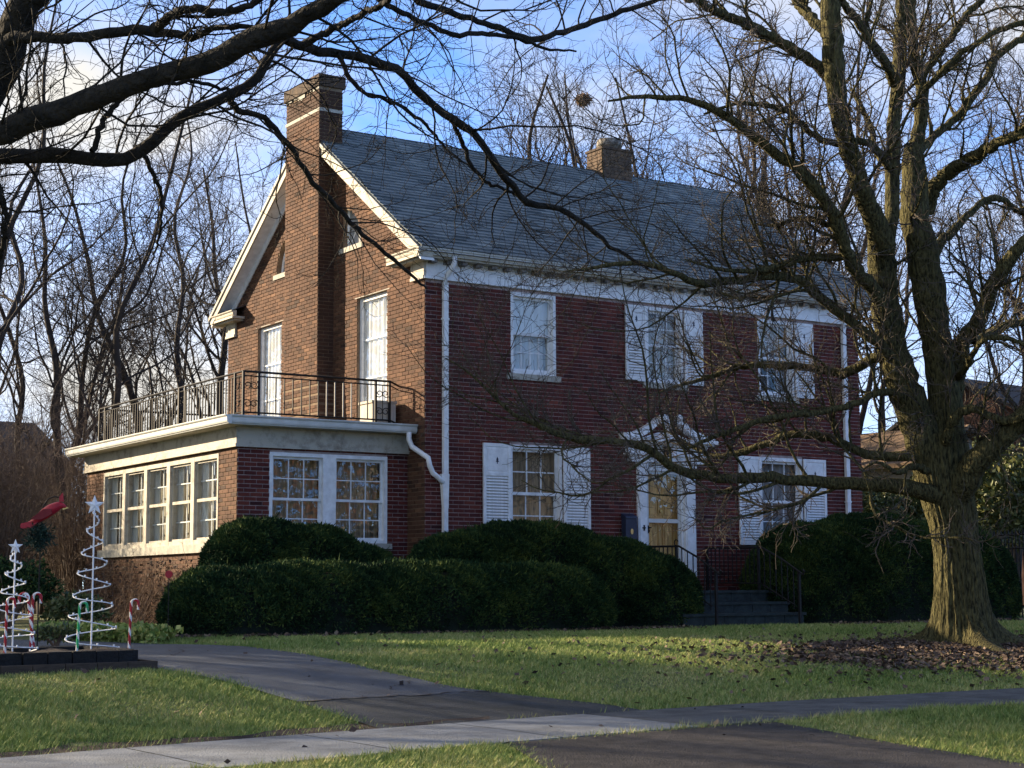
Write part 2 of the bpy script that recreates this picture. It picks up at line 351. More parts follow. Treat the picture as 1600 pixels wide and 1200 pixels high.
# paved apron between pavement and street, and the street
AL = gxy([(800, 1166), (822, 1183), (846, 1199)]); AR = gxy([(1236, 1134), (1400, 1164), (1598, 1196)])
def ext(P, d): a, b = np.array(P[-2]), np.array(P[-1]); u = (b-a)/np.linalg.norm(b-a); return [*P, tuple(b+u*d)]
AL2 = [(AL[0][0], float(walk_y(AL[0][0]))-WALK_W-.01), *AL[1:]]; AR2 = [(AR[0][0], float(walk_y(AR[0][0]))-WALK_W-.01), *AR[1:]]
drape('apron', ext(AL2, 1.2), ext(AR2, 1.0), MT['brick_paving'], n=30, w=20, lift=.014)
xs = np.linspace(-60, 60, 60)
MB().sheet([[(x, float(walk_y(x))+s_, tz(x, float(walk_y(x))+s_)+.01) for x in xs] for s_ in np.linspace(-5.25, -14, 8)]).build('street', MT['road'], kind='structure')
MB().sheet([[(x, float(walk_y(x))+s_, z_) for x in xs] for s_, z_ in ((-4.92, -.73), (-4.93, -.71), (-5.07, -.71), (-5.09, -.86), (-5.09, -.9))]).build('kerb', MT['concrete'], kind='structure')

# ------------------------------------------------------------------ the house
L, W = 9.7965, 7.9251
EAVE_Z, RIDGE_Z, EO, RO = 6.145, 9.16, 0.30, 0.27
SLOPE = (RIDGE_Z-EAVE_Z)/(W/2+EO)
FRZ = 5.667
PW, PS, PD = 3.038, 0.568, 6.88          # sunroom: width, setback from the facade, depth
house = thing('brick_house', 'red brick two storey house with sunroom, white shutters and slate blue roof', 'house')
class Frame:
    def __init__(s, O, u, n): s.O = np.array(O, float); s.u = np.array(u, float); s.n = np.array(n, float); s.flip = np.linalg.det(np.stack([s.u, s.n, [0, 0, 1]])) < 0
    def __call__(s, a, b, c): return s.O+s.u*a+s.n*b+np.array([0, 0, c])
F_FRONT = Frame((0, 0, 0), (1, 0, 0), (0, -1, 0))
F_GABLE = Frame((0, 0, 0), (0, 1, 0), (-1, 0, 0))
F_RIGHT = Frame((L, 0, 0), (0, 1, 0), (1, 0, 0))
F_BACK = Frame((0, W, 0), (1, 0, 0), (0, 1, 0))
F_PF = Frame((-PW, PS, 0), (1, 0, 0), (0, -1, 0))
F_PL = Frame((-PW, PS, 0), (0, 1, 0), (-1, 0, 0))
BRK = []   # (frame, a, c, length, material 0/1, tint)
COURSE, BL, JT = .0677, .1985, .0132
def bricks(fr, a_lo, a_hi, z0, z1, holes, mi, clip=None, b0=0.0, skip=None):
    nrow = int((z1-z0)/COURSE)
    for r_ in range(nrow):
        zc = z0+(r_+.5)*COURSE; lo, hi = a_lo, a_hi
        if clip: lo, hi = max(lo, clip(zc)[0]), min(hi, clip(zc)[1])
        if hi-lo < .05: continue
        cuts = []
        for h in holes:
            if h[2]-.02 < zc < h[3]+.02:
                x0, x1 = (h[0], h[1]) if len(h) == 4 else h[4](zc)
                if x1 > x0: cuts.append((x0, x1))
        a = a_lo-(.1064 if r_ % 2 else 0)+random.uniform(-.004, .004)
        while a < hi:
            segs = [(max(a+JT/2, lo), min(a+BL+JT/2, hi))]
            for c0, c1 in cuts:
                ns = []
                for s0, s1 in segs:
                    if c1 <= s0 or c0 >= s1: ns.append((s0, s1)); continue
                    if c0 > s0: ns.append((s0, c0))
                    if c1 < s1: ns.append((c1, s1))
                segs = ns
            for s0, s1 in segs:
                if s1-s0 > .025:
                    BRK.append((fr, (s0+s1)/2, zc, s1-s0, mi, min(1, max(0, random.gauss(.5, .22))), b0))
            a += BL+JT
def mortar(fr, a_lo, a_hi, z0, z1, holes, poly=None, b=0.0):
    xs_ = sorted({a_lo, a_hi, *[h[0] for h in holes], *[h[1] for h in holes]}); zs_ = sorted({z0, z1, *[h[2] for h in holes], *[h[3] for h in holes]})
    mb = MB()
    for i_ in range(len(xs_)-1):
        for j_ in range(len(zs_)-1):
            xm, zm = (xs_[i_]+xs_[i_+1])/2, (zs_[j_]+zs_[j_+1])/2
            if any(h[0] < xm < h[1] and h[2] < zm < h[3] for h in holes): continue
            q_ = [(xs_[i_], zs_[j_]), (xs_[i_+1], zs_[j_]), (xs_[i_+1], zs_[j_+1]), (xs_[i_], zs_[j_+1])]
            for pl in (poly or []):      # half planes (nx, nz, d): keep nx*x+nz*z<=d
                o_ = []
                for m_ in range(len(q_)):
                    p0, p1 = q_[m_], q_[(m_+1) % len(q_)]
                    d0, d1 = pl[0]*p0[0]+pl[1]*p0[1]-pl[2], pl[0]*p1[0]+pl[1]*p1[1]-pl[2]
                    if d0 <= 0: o_.append(p0)
                    if d0*d1 < 0: t_ = d0/(d0-d1); o_.append((p0[0]+(p1[0]-p0[0])*t_, p0[1]+(p1[1]-p0[1])*t_))
                q_ = o_
                if len(q_) < 3: break
            if len(q_) >= 3:
                f_ = [tuple(range(len(q_)))]
                mb.add([fr(x_, b, z_) for x_, z_ in q_], [f_[0][::-1]] if fr.flip else f_)
    for h in holes:    # reveals
        d_ = .16
        for (x0, z0_, x1, z1_) in ((h[0], h[2], h[0], h[3]), (h[1], h[2], h[1], h[3]), (h[0], h[2], h[1], h[2]), (h[0], h[3], h[1], h[3])):
            mb.add([fr(x0, b, z0_), fr(x1, b, z1_), fr(x1, b-d_, z1_), fr(x0, b-d_, z0_)], [(0, 1, 2, 3)])
    return mb
# openings
H_FRONT = {'w1': (1.64, 2.71, 1.37, 3.0), 'door': (4.40, 5.52, .50, 2.80), 'w2': (7.18, 8.24, 1.37, 3.0),
           'u1': (1.67, 2.60, 4.21, 5.61), 'u2': (4.56, 5.41, 4.24, 5.61), 'u3': (7.20, 8.10, 4.16, 5.61)}
hf = list(H_FRONT.values())
bricks(F_FRONT, 0, L, 0, FRZ, hf, 0)
mortar(F_FRONT, 0, L, -.4, 6.0, hf).build('front_wall', MT['mortar_front'], house)
slope_clip = lambda z: ((max(0, (z-(EAVE_Z-.16+SLOPE*EO))/SLOPE)), W-max(0, (z-(EAVE_Z-.16+SLOPE*EO))/SLOPE))
VR = (2.24, 2.93, 6.67, 7.40); VL = (W-2.93, W-2.24, 6.63, 7.36)
arc_r = lambda z: (VR[1]-(VR[1]-VR[0])*math.sqrt(max(0, 1-((z-VR[2])/(VR[3]-VR[2]))**2)), VR[1])
arc_l = lambda z: (VL[0], VL[0]+(VL[1]-VL[0])*math.sqrt(max(0, 1-((z-VL[2])/(VL[3]-VL[2]))**2)))
H_GABLE = [(1.28, 2.36, 3.44, 5.68), (5.43, 6.49, 3.44, 5.70), VR, VL]
hg = [H_GABLE[0], H_GABLE[1], (*VR, arc_r), (*VL, arc_l)]
b0_ = EAVE_Z-.16+SLOPE*EO
bricks(F_GABLE, 0, W, 0, RIDGE_Z, hg, 1, clip=slope_clip)
gw = mortar(F_GABLE, 0, W, -.4, RIDGE_Z, H_GABLE, poly=[(-SLOPE, 1, b0_), (SLOPE, 1, b0_+SLOPE*W)])
for v_, arc, cx_ in ((VR, arc_r, VR[1]), (VL, arc_l, VL[0])):     # masonry between the quarter round and its square
    for k_ in range(10):
        za, zb = v_[2]+(v_[3]-v_[2])*k_/10, v_[2]+(v_[3]-v_[2])*(k_+1)/10
        ea = arc(za)[0] if cx_ == v_[1] else arc(za)[1]; eb = arc(zb)[0] if cx_ == v_[1] else arc(zb)[1]
        oth = v_[0] if cx_ == v_[1] else v_[1]
        if abs(ea-oth)+abs(eb-oth) > .004: gw.add([F_GABLE(oth, 0, za), F_GABLE(ea, 0, za), F_GABLE(eb, 0, zb), F_GABLE(oth, 0, zb)], [(0, 1, 2, 3)])
        gw.add([F_GABLE(ea, 0, za), F_GABLE(eb, 0, zb), F_GABLE(eb, -.14, zb), F_GABLE(ea, -.14, za)], [(0, 1, 2, 3)])
gw.build('gable_wall', MT['mortar_side'], house)
mortar(F_RIGHT, 0, W, -.4, RIDGE_Z, [], poly=[(-SLOPE, 1, b0_), (SLOPE, 1, b0_+SLOPE*W)]).build('right_wall', MT['mortar_side'], house)
mortar(F_BACK, 0, L, -.4, 6.0, []).build('back_wall', MT['mortar_side'], house)
bricks(F_RIGHT, 0, W, 0, RIDGE_Z-.1, [], 1, clip=slope_clip)
fl = MB(); fl.box(.02, L-.02, .2, W-.02, .45, .52); fl.box(.2, L-.02, .2, W-.02, 3.15, 3.25); fl.box(3.6, 3.7, .3, W-.1, .5, 6); fl.box(6.1, 6.2, .3, W-.1, .5, 6); fl.box(.2, L, 4.0, 4.1, .5, 6)
fl.build('interior', MT['inside'], house)
# sunroom walls
PH = 2.86
H_PF = [(PW-2.50, PW-.39, 1.33, 2.745)]; H_PL = [(.70, 5.95, 1.33, 2.75)]
bricks(F_PF, 0, PW, 0, PH, H_PF, 0); mortar(F_PF, 0, PW, -.4, PH, H_PF).build('sunroom_front_wall', MT['mortar_front'], house)
bricks(F_PL, 0, PD, 0, PH, [(*H_PL[0],)], 1); mortar(F_PL, 0, PD, -.4, PH, H_PL).build('sunroom_side_wall', MT['mortar_side'], house)
F_PB = Frame((-PW, PS+PD, 0), (1, 0, 0), (0, 1, 0)); mortar(F_PB, 0, PW, -.4, PH, []).build('sunroom_back_wall', MT['mortar_side'], house)
mb = MB(); mb.box(-PW+.25, -.1, PS+.25, PS+PD-.1, .62, .70); mb.build('sunroom_floor', MT['inside'], house)

# ---- chimney on the gable
CH0, CH1, CB = 3.28, 4.66, .315
F_CF = Frame((-CB, CH0, 0), (1, 0, 0), (0, -1, 0)); F_CS = Frame((-CB, CH0, 0), (0, 1, 0), (-1, 0, 0)); F_CBk = Frame((-CB, CH1, 0), (1, 0, 0), (0, 1, 0))
ch = MB(); CTOP = 9.74; CW = .46
ch.box(-CB, CW-CB, CH0, CH1, 3.0, CTOP)
# flared foot of the stack
for k_ in range(8):
    e_ = .16*(1-(k_/8)**.7)
    ch.box(-CB-.02*(1-k_/8), .0, CH0-e_, CH1+e_*.4, 3.05+k_*.17, 3.05+(k_+1)*.17)
stack = ch.build('chimney', MT['mortar_side'], house)
nb0 = len(BRK); bricks(F_CS, 0, CH1-CH0, 4.4, CTOP, [], 1); bricks(F_CF, 0, CW, 4.4, CTOP, [], 1)
for q_ in range(nb0, len(BRK)):      # sooty weathered top; the front face's shade put into its tint
    b_ = BRK[q_]; soot_shade = .22 if b_[0] is F_CF else 1.0
    if b_[2] > 9.2: soot_shade *= .3
    BRK[q_] = (*b_[:5], b_[5]*soot_shade, b_[6])
for k_ in range(8):
    e_ = .16*(1-(k_/8)**.7)
    fs = Frame((-CB-.02*(1-k_/8), CH0-e_, 0), (0, 1, 0), (-1, 0, 0)); ff = Frame((-CB, CH0-e_, 0), (1, 0, 0), (0, -1, 0))
    bricks(fs, 0, CH1-CH0+1.4*e_, 3.06+k_*.17, 3.06+(k_+1)*.17, [], 1); bricks(ff, 0, CB, 3.06+k_*.17, 3.06+(k_+1)*.17, [], 1)
cap = MB(); cap.box(-CB-.045, CW-CB+.045, CH0-.045, CH1+.045, CTOP, CTOP+.22); cap.box(-CB+.1, CW-CB-.1, CH0+.1, CH1-.1, CTOP+.22, CTOP+.25)
cp = cap.build('chimney_cap', MT['sooty_brick'], house)
bd = MB(); bd.box(-CB-.018, CW-CB+.018, CH0-.018, CH1+.018, 9.27, 9.33); bd.build('stone_band', MT['stone'], house)
for (y0_, y1_, z0_) in ((3.28, 3.52, 9.66), (3.52, 3.75, 9.705), (3.86, 4.14, 9.63), (4.15, 4.32, 9.70), (4.4, 4.66, 9.69)):
    m_ = MB(); n_ = 7
    pts = [(y0_+(y1_-y0_)*t/n_, z0_+random.uniform(0, .03)) for t in range(n_+1)]
    m_.prism([(-CB-.022, y, z) for y, z in pts]+[(-CB-.022, y1_, 9.745), (-CB-.022, y0_, 9.745)], (.012, 0, 0)); m_.build('mortar_patch', MT['stone'], house)
# ---- ridge stack
rc = MB(); rc.box(6.38, 7.12, W/2-.28, W/2+.28, RIDGE_Z-.4, 9.60); rk = rc.build('ridge_chimney', MT['ridge_brick'], house)
m_ = MB()
for c_ in range(8):
    zz = RIDGE_Z-.15+c_*.0725
    for k_ in range(4):
        a_ = 6.38+k_*.185+(.09 if c_ % 2 else 0)
        m_.box(a_+.005, min(a_+.178, 7.12), W/2-.292, W/2-.27, zz+.005, zz+.065)
    for k_ in range(3):
        a_ = W/2-.28+k_*.187; m_.box(6.367, 6.385, a_+.005, a_+.178, zz+.005, zz+.065)
m_.build('brickwork', MT['ridge_brick'], rk, kind='stuff')
m_ = MB(); m_.box(6.35, 7.15, W/2-.31, W/2+.31, 9.60, 9.65); m_.build('stack_cap', MT['sooty_brick'], rk)
m_ = MB(); m_.tube([(6.75, W/2, 9.65), (6.75, W/2, 9.72), (6.75, W/2, 9.74), (6.75, W/2, 9.88), (6.75, W/2, 9.90)], [.20, .18, .27, .25, .05], 12); m_.build('chimney_pot', MT['dentil'], rk, smooth=True)

# ---- roof: deck, shingles, ridge, gutters, eaves, gable trim
yf, yb = -EO-.03, W+EO+.03
def roof_z(y): return RIDGE_Z-SLOPE*abs(y-W/2)
mb = MB(); x0_, x1_ = -RO, L+RO
mb.add([(x0_, yf, roof_z(yf)), (x1_, yf, roof_z(yf)), (x1_, W/2, RIDGE_Z), (x0_, W/2, RIDGE_Z), (x0_, yb, roof_z(yb)), (x1_, yb, roof_z(yb))], [(0, 1, 2, 3), (3, 2, 5, 4)])
mb.add([(x0_, yf, roof_z(yf)-.06), (x1_, yf, roof_z(yf)-.06), (x1_, W/2, RIDGE_Z-.06), (x0_, W/2, RIDGE_Z-.06), (x0_, yb, roof_z(yb)-.06), (x1_, yb, roof_z(yb)-.06)], [(3, 2, 1, 0), (4, 5, 2, 3)])
roof = mb.build('roof', MT['roof_under'], house)
sl_len = math.hypot(W/2+EO+.03, RIDGE_Z-roof_z(yf)); EXPO = .142; SW = .305
dy, dz_ = math.cos(math.atan(SLOPE)), math.sin(math.atan(SLOPE))
SH = []
for side in (0, 1):
    for r_ in range(int(sl_len/EXPO)):
        s0 = r_*EXPO
        x = -RO-.01-(SW/2 if r_ % 2 else 0)+random.uniform(-.03, .03)
        while x < L+RO:
            a, b = max(x+.004, -RO-.012), min(x+SW-.004, L+RO+.012)
            if b-a > .04: SH.append((side, (a+b)/2, s0, b-a, min(1, max(0, random.gauss(.48, .2))), random.uniform(.020, .036)))
            x += SW
def shingle_verts(side, xc, s0, w_, th):
    """box lying on the slope; local x along eave, s up the slope, t out"""
    P = []
    for (dx, s_, t_) in ((-w_/2, s0, .004+th*.25), (w_/2, s0, .004+th*.25), (w_/2, s0+EXPO*1.35, .0), (-w_/2, s0+EXPO*1.35, .0),
                         (-w_/2, s0, .006+th), (w_/2, s0, .006+th), (w_/2, s0+EXPO*1.35, .006), (-w_/2, s0+EXPO*1.35, .006)):
        y = yf+s_*dy - t_*dz_; z = roof_z(yf)+s_*dz_+t_*dy
        if side: y = W-y
        P.append((xc+dx, y, z))
    return P
SF = [(4, 5, 6, 7), (0, 1, 5, 4), (1, 2, 6, 5), (3, 0, 4, 7)]
key = lambda s: (0 if s[0] == 0 and s[3] > .28 else 1, np.linalg.norm(np.array(shingle_verts(*s[:4], .02)[0])-CAM_C))
SH.sort(key=key)
near_sh, far_sh = SH[:300], SH[300:]
proto = {}
for s in near_sh:
    kk = (round(s[4]*7), round(s[5]*300))
    if kk not in proto:
        mb = MB(); th = kk[1]/300; w_ = SW-.008
        V_ = [(-w_/2, 0, .004+th*.25), (w_/2, 0, .004+th*.25), (w_/2, EXPO*1.35, 0), (-w_/2, EXPO*1.35, 0), (-w_/2, 0, .006+th), (w_/2, 0, .006+th), (w_/2, EXPO*1.35, .006), (-w_/2, EXPO*1.35, .006)]
        mb.add(V_, SF+[(3, 2, 1, 0), (2, 3, 7, 6)], kk[0]/7); me = mb.mesh('shingle', tint=True); me.materials.append(MT['shingle']); proto[kk] = me
    o = bpy.data.objects.new('shingle', proto[kk]); COL.objects.link(o); o.parent = roof
    o.location = (s[1], yf+s[2]*dy, roof_z(yf)+s[2]*dz_); o.rotation_euler = (math.atan(SLOPE), 0, 0); o.scale = (s[3]/(SW-.008), 1, 1)
Vs, Fs, Ts = [], [], []
for s in far_sh:
    b = len(Vs); Vs += shingle_verts(s[0], s[1], s[2], s[3], s[5]); Fs += [[b+i for i in f] for f in SF]; Ts += [s[4]]*4
link('shingles', np_mesh('shingles', Vs, Fs, Ts), MT['shingle'], roof, kind='stuff')
for k_ in range(40):      # ridge caps
    xa = -RO+.02+k_*.262
    if xa+.27 > L+RO: break
    mb = MB(); h_ = .018+.006*(k_ % 2)
    mb.add([(xa, W/2-.15, RIDGE_Z-.15*SLOPE+h_), (xa+.28, W/2-.15, RIDGE_Z-.15*SLOPE+h_*.6), (xa+.28, W/2, RIDGE_Z+h_+.004), (xa, W/2, RIDGE_Z+h_+.016), (xa, W/2+.15, RIDGE_Z-.15*SLOPE+h_), (xa+.28, W/2+.15, RIDGE_Z-.15*SLOPE+h_*.6)], [(0, 1, 2, 3), (3, 2, 5, 4)], random.uniform(.25, .6))
    mb.build('ridge_cap', MT['shingle'], roof, tint=True)
def gutter(name, P0, P1, outward, zb, zt_, m):
    """ogee gutter run between two points (its back edge), profile pushed outwards"""
    o_ = np.array(outward, float); prof = [(0, zt_), (.0, zb+.01), (.02, zb), (.055, zb), (.062, zb+.016), (.075, zb+.022), (.083, zb+.045), (.086, zt_-.04), (.10, zt_-.03), (.112, zt_-.014), (.112, zt_), (.10, zt_), (.095, zt_-.012)]
    rows = []
    for t in (0, 1):
        p = np.array(P0)*(1-t)+np.array(P1)*t
        rows.append([(p[0]+o_[0]*d, p[1]+o_[1]*d, z) for d, z in prof])
    mb_ = MB().sheet(rows)
    for rw in rows: mb_.add(rw, [tuple(range(len(rw)))])
    return mb_.build(name, m, house)
gutter('gutter', (-RO, -EO+.08, 0), (L+RO, -EO+.08, 0), (0, -1, 0), EAVE_Z-.125, EAVE_Z-.01, MT['gutter'])
for k_ in range(6):
    pass
# frieze, soffit, dentil blocks
mb = MB(); mb.box(-.04, L+.04, -.032, -.002, FRZ, 5.985); mb.build('frieze_board', MT['white'], house)
mb = MB(); mb.box(-.05, L+.05, -.062, -.032, FRZ-.0, FRZ+.035); mb.build('frieze_moulding', MT['white'], house)
mb = MB(); mb.box(-RO+.02, L+RO-.02, -EO+.08, -.002, 5.985, 6.03); mb.build('soffit', MT['white_old'], house)
for k_ in range(34):
    xa = .03+k_*(L-.12)/33; mb = MB(); mb.box(xa, xa+.11, -.17, -.033, 5.925, 5.984); mb.build('dentil', MT['dentil'], house)
# gable: raking boards, soffits and cornice returns
for sgn in (0, 1):
    yv = lambda y: (W-y) if sgn else y
    ye = -EO-.02
    def P3(x, y, z): return (x, yv(y), z)
    mb = MB()
    e0, e1 = ye+.02, W/2+.0
    z_ = lambda y, off: RIDGE_Z-SLOPE*abs(y-W/2)-off
    mb.prism([P3(-RO-.02, e0, z_(e0, .03)), P3(-RO-.02, e1, z_(e1, .03)), P3(-RO-.02, e1, z_(e1, .25)), P3(-RO-.02, e0+.10, z_(e0+.1, .25))], (.03, 0, 0)); 
    mb.prism([P3(-RO-.045, e0-.02, z_(e0-.02, .015)), P3(-RO-.045, e1, z_(e1, .015)), P3(-RO-.045, e1, z_(e1, .085)), P3(-RO-.045, e0-.02, z_(e0-.02, .085))], (.04, 0, 0))
    mb.build('rake_board', MT['white_old'], house)
    mb = MB(); mb.prism([P3(-RO+.01, e0, z_(e0, .2)), P3(-RO+.01, e1, z_(e1, .2)), P3(-RO+.01, e1, z_(e1, .225)), P3(-RO+.01, e0, z_(e0, .225))], (RO-.012, 0, 0)); mb.build('rake_soffit', MT['white'], house)
    mb = MB(); mb.prism([P3(-.03, .05, z_(.05, .225)), P3(-.03, e1, z_(e1, .225)), P3(-.03, e1, z_(e1, .38)), P3(-.03, .25, z_(.25, .38))], (.025, 0, 0)); mb.build('rake_frieze', MT['white'], house)
    ln_ = .82
    mb = MB()
    a0, a1 = (-EO, ln_-.0) if not sgn else (W-ln_, W+EO)
    mb.box(-RO-.01, -.004, a0+.03, a1, 5.985, 6.03); mb.box(-RO+.06, -.004, a0+.1, a1-.05, 5.95, 5.985)
    mb.build('return_soffit', MT['white_old'], house)
    gutter('return_gutter', (-RO+.07, a0, 0), (-RO+.07, a1, 0), (-1, 0, 0), EAVE_Z-.125, EAVE_Z-.01, MT['white_old'])
    mb = MB(); mb.prism([P3(-RO-.03, -EO+.05, EAVE_Z-.02), P3(-RO-.03, ln_, EAVE_Z-.02), P3(-.003, ln_, EAVE_Z+.1), P3(-.003, -EO+.3, EAVE_Z+.1)], (0, 0, .012)); mb.build('return_roof', MT['roof_under'], house)
    mb = MB(); y0_, y1_ = (0-.036, .40) if not sgn else (W-.40, W+.036); mb.box(-.05, -.004, y0_, y1_, FRZ, 5.95); mb.box(-.065, -.05, y0_, y1_, FRZ, FRZ+.05); mb.build('return_frieze', MT['white_old'], house)
# quarter round attic panels and sills
for v_, arc, cx_ in ((VR, arc_r, 'hi'), (VL, arc_l, 'lo')):
    pts = []
    for k_ in range(13):
        z = v_[2]+(v_[3]-v_[2])*math.sin(math.pi/2*k_/12); e = arc(z)[0] if cx_ == 'hi' else arc(z)[1]; pts.append((e, z))
    base = v_[1] if cx_ == 'hi' else v_[0]
    poly = [F_GABLE(base, -.13, v_[2]), *[F_GABLE(a, -.13, z) for a, z in pts]]
    mb = MB().prism(poly, (.02, 0, 0)); vent = mb.build('attic_window', MT['curtain_grey'], house)
    m_ = MB()
    for k_ in range(12):
        (a, z), (a2, z2) = pts[k_], pts[k_+1]; m_.tube([F_GABLE(a, -.12, z), F_GABLE(a2, -.12, z2)], .028, 4)
    m_.tube([F_GABLE(base, -.12, v_[2]), F_GABLE(base, -.12, v_[3])], .03, 4); m_.tube([F_GABLE(base, -.12, v_[2]), F_GABLE(pts[0][0], -.12, v_[2])], .03, 4)
    q_ = 6; m_.tube([F_GABLE(base, -.12, v_[2]), F_GABLE(pts[q_][0], -.12, pts[q_][1])], .015, 4); m_.build('frame', MT['white'], vent)
    s_ = MB(); s_.fbox(F_GABLE, v_[0]-.1, v_[1]+.1, -.14, .035, v_[2]-.09, v_[2]); s_.build('sill', MT['stone'], vent)

# ---- windows
def lattice(mb, fr, a0, a1, c0, c1, b, nx_, nz_, t=.018, d=.02):
    for k_ in range(1, nx_):
        a = a0+(a1-a0)*k_/nx_; mb.fbox(fr, a-t/2, a+t/2, b-d/2, b+d/2, c0, c1)
    for k_ in range(1, nz_):
        c = c0+(c1-c0)*k_/nz_; mb.fbox(fr, a0, a1, b-d/2-.001, b+d/2-.001, c-t/2, c+t/2)
def panes(parent, fr, a0, a1, c0, c1, b, nx_, nz_, m):
    for i_ in range(nx_):
        for j_ in range(nz_):
            A0, A1 = a0+(a1-a0)*i_/nx_, a0+(a1-a0)*(i_+1)/nx_; C0, C1 = c0+(c1-c0)*j_/nz_, c0+(c1-c0)*(j_+1)/nz_
            q_ = random.uniform(-.004, .004)
            mb = MB().add([fr(A0+.002, b+q_, C0+.002), fr(A1-.002, b-q_, C0+.002), fr(A1-.002, b-q_, C1-.002), fr(A0+.002, b+q_, C1-.002)], [(0, 1, 2, 3) if fr.flip else (3, 2, 1, 0)])
            mb.build('pane', m, parent)
def curtain(parent, fr, a0, a1, c0, c1, b, m, waves=9, gap=None, amp=.03):
    def one(x0, x1):
        n_ = 40; rows = []
        for c in (c0, (c0+c1)/2, c1):
            rows.append([fr(x0+(x1-x0)*t/n_, b+amp*math.sin(t/n_*waves*2*math.pi*(x1-x0)/(a1-a0)+c*.4)+amp*.4*math.sin(t*1.7+c), c) for t in range(n_+1)])
        MB().sheet(rows).build('curtain', m, parent, smooth=True)
    if gap: one(a0, gap[0]); one(gap[1], a1)
    else: one(a0, a1)
def rails(mb, fr, a0, a1, c0, c1, b, w=.045, d=.035, wb=None):
    mb.fbox(fr, a0, a0+w, b-d, b, c0, c1); mb.fbox(fr, a1-w, a1, b-d, b, c0, c1)
    mb.fbox(fr, a0+w, a1-w, b-d, b, c1-w, c1); mb.fbox(fr, a0+w, a1-w, b-d, b, c0, c0+(wb or w))
def hung_window(fr, h, cur, nx_=3, nz_=2, sill=True, m='white', gm='glass', casing=.055, storm=False, gap=None, name='window', lower_only=False):
    a0, a1, c0, c1 = h
    mb = MB(); fd = .125
    mb.fbox(fr, a0, a0+casing, -fd, .012, c0, c1); mb.fbox(fr, a1-casing, a1, -fd, .012, c0, c1)
    mb.fbox(fr, a0+casing, a1-casing, -fd, .012, c1-casing*1.2, c1); mb.fbox(fr, a0+casing, a1-casing, -fd, .004, c0, c0+.05)
    win = mb.build(name, MT[m], house)
    A0, A1, C0, C1 = a0+casing, a1-casing, c0+.05, c1-casing*1.2; mid = (C0+C1)/2
    for (z0_, z1_, b_, nm) in ((mid-.02, C1, -.055, 'upper_sash'), (C0, mid+.02, -.092, 'lower_sash')):
        s_ = MB(); rails(s_, fr, A0, A1, z0_, z1_, b_, .045, .034, .05)
        if not (lower_only and nm == 'upper_sash'): lattice(s_, fr, A0+.045, A1-.045, z0_+.05, z1_-.045, b_-.017, nx_, nz_)
        s_.build('sash', MT[m], win)
        panes(win, fr, A0+.045, A1-.045, z0_+.05, z1_-.045, b_-.02, nx_ if not (lower_only and nm == 'upper_sash') else 1, nz_ if not (lower_only and nm == 'upper_sash') else 1, MT[gm])
    if cur: curtain(win, fr, A0-.03, A1+.03, C0-.05, C1+.02, -.23, MT[cur], gap=gap)
    if sill:
        s_ = MB(); s_.fbox(fr, a0-.085, a1+.15 if sill == 2 else a1+.085, -.1, .045, c0-.105, c0-.003); s_.build('sill', MT['stone'], win)
    return win
hung_window(F_FRONT, H_FRONT['w1'], 'curtain_warm', sill=1)
hung_window(F_FRONT, H_FRONT['w2'], 'curtain_grey', sill=1)
w_u1 = hung_window(F_FRONT, H_FRONT['u1'], 'curtain_white', nx_=4, sill=1, lower_only=True)
hung_window(F_FRONT, H_FRONT['u2'], 'curtain', sill=1)
w_u3 = hung_window(F_FRONT, H_FRONT['u3'], 'curtain_grey', sill=1, gap=(7.42, 7.80))
sh_ = MB(); sh_.sheet([[F_FRONT(1.72, -.13, z), F_FRONT(2.55, -.13, z)] for z in (4.92, 5.55)]); sh_.build('roller_shade', MT['curtain_white'], w_u1)
sh_ = MB(); sh_.sheet([[F_FRONT(7.25, -.2, z), F_FRONT(8.05, -.2, z)] for z in (5.0, 5.55)]); sh_.build('roller_shade', MT['curtain'], w_u3)
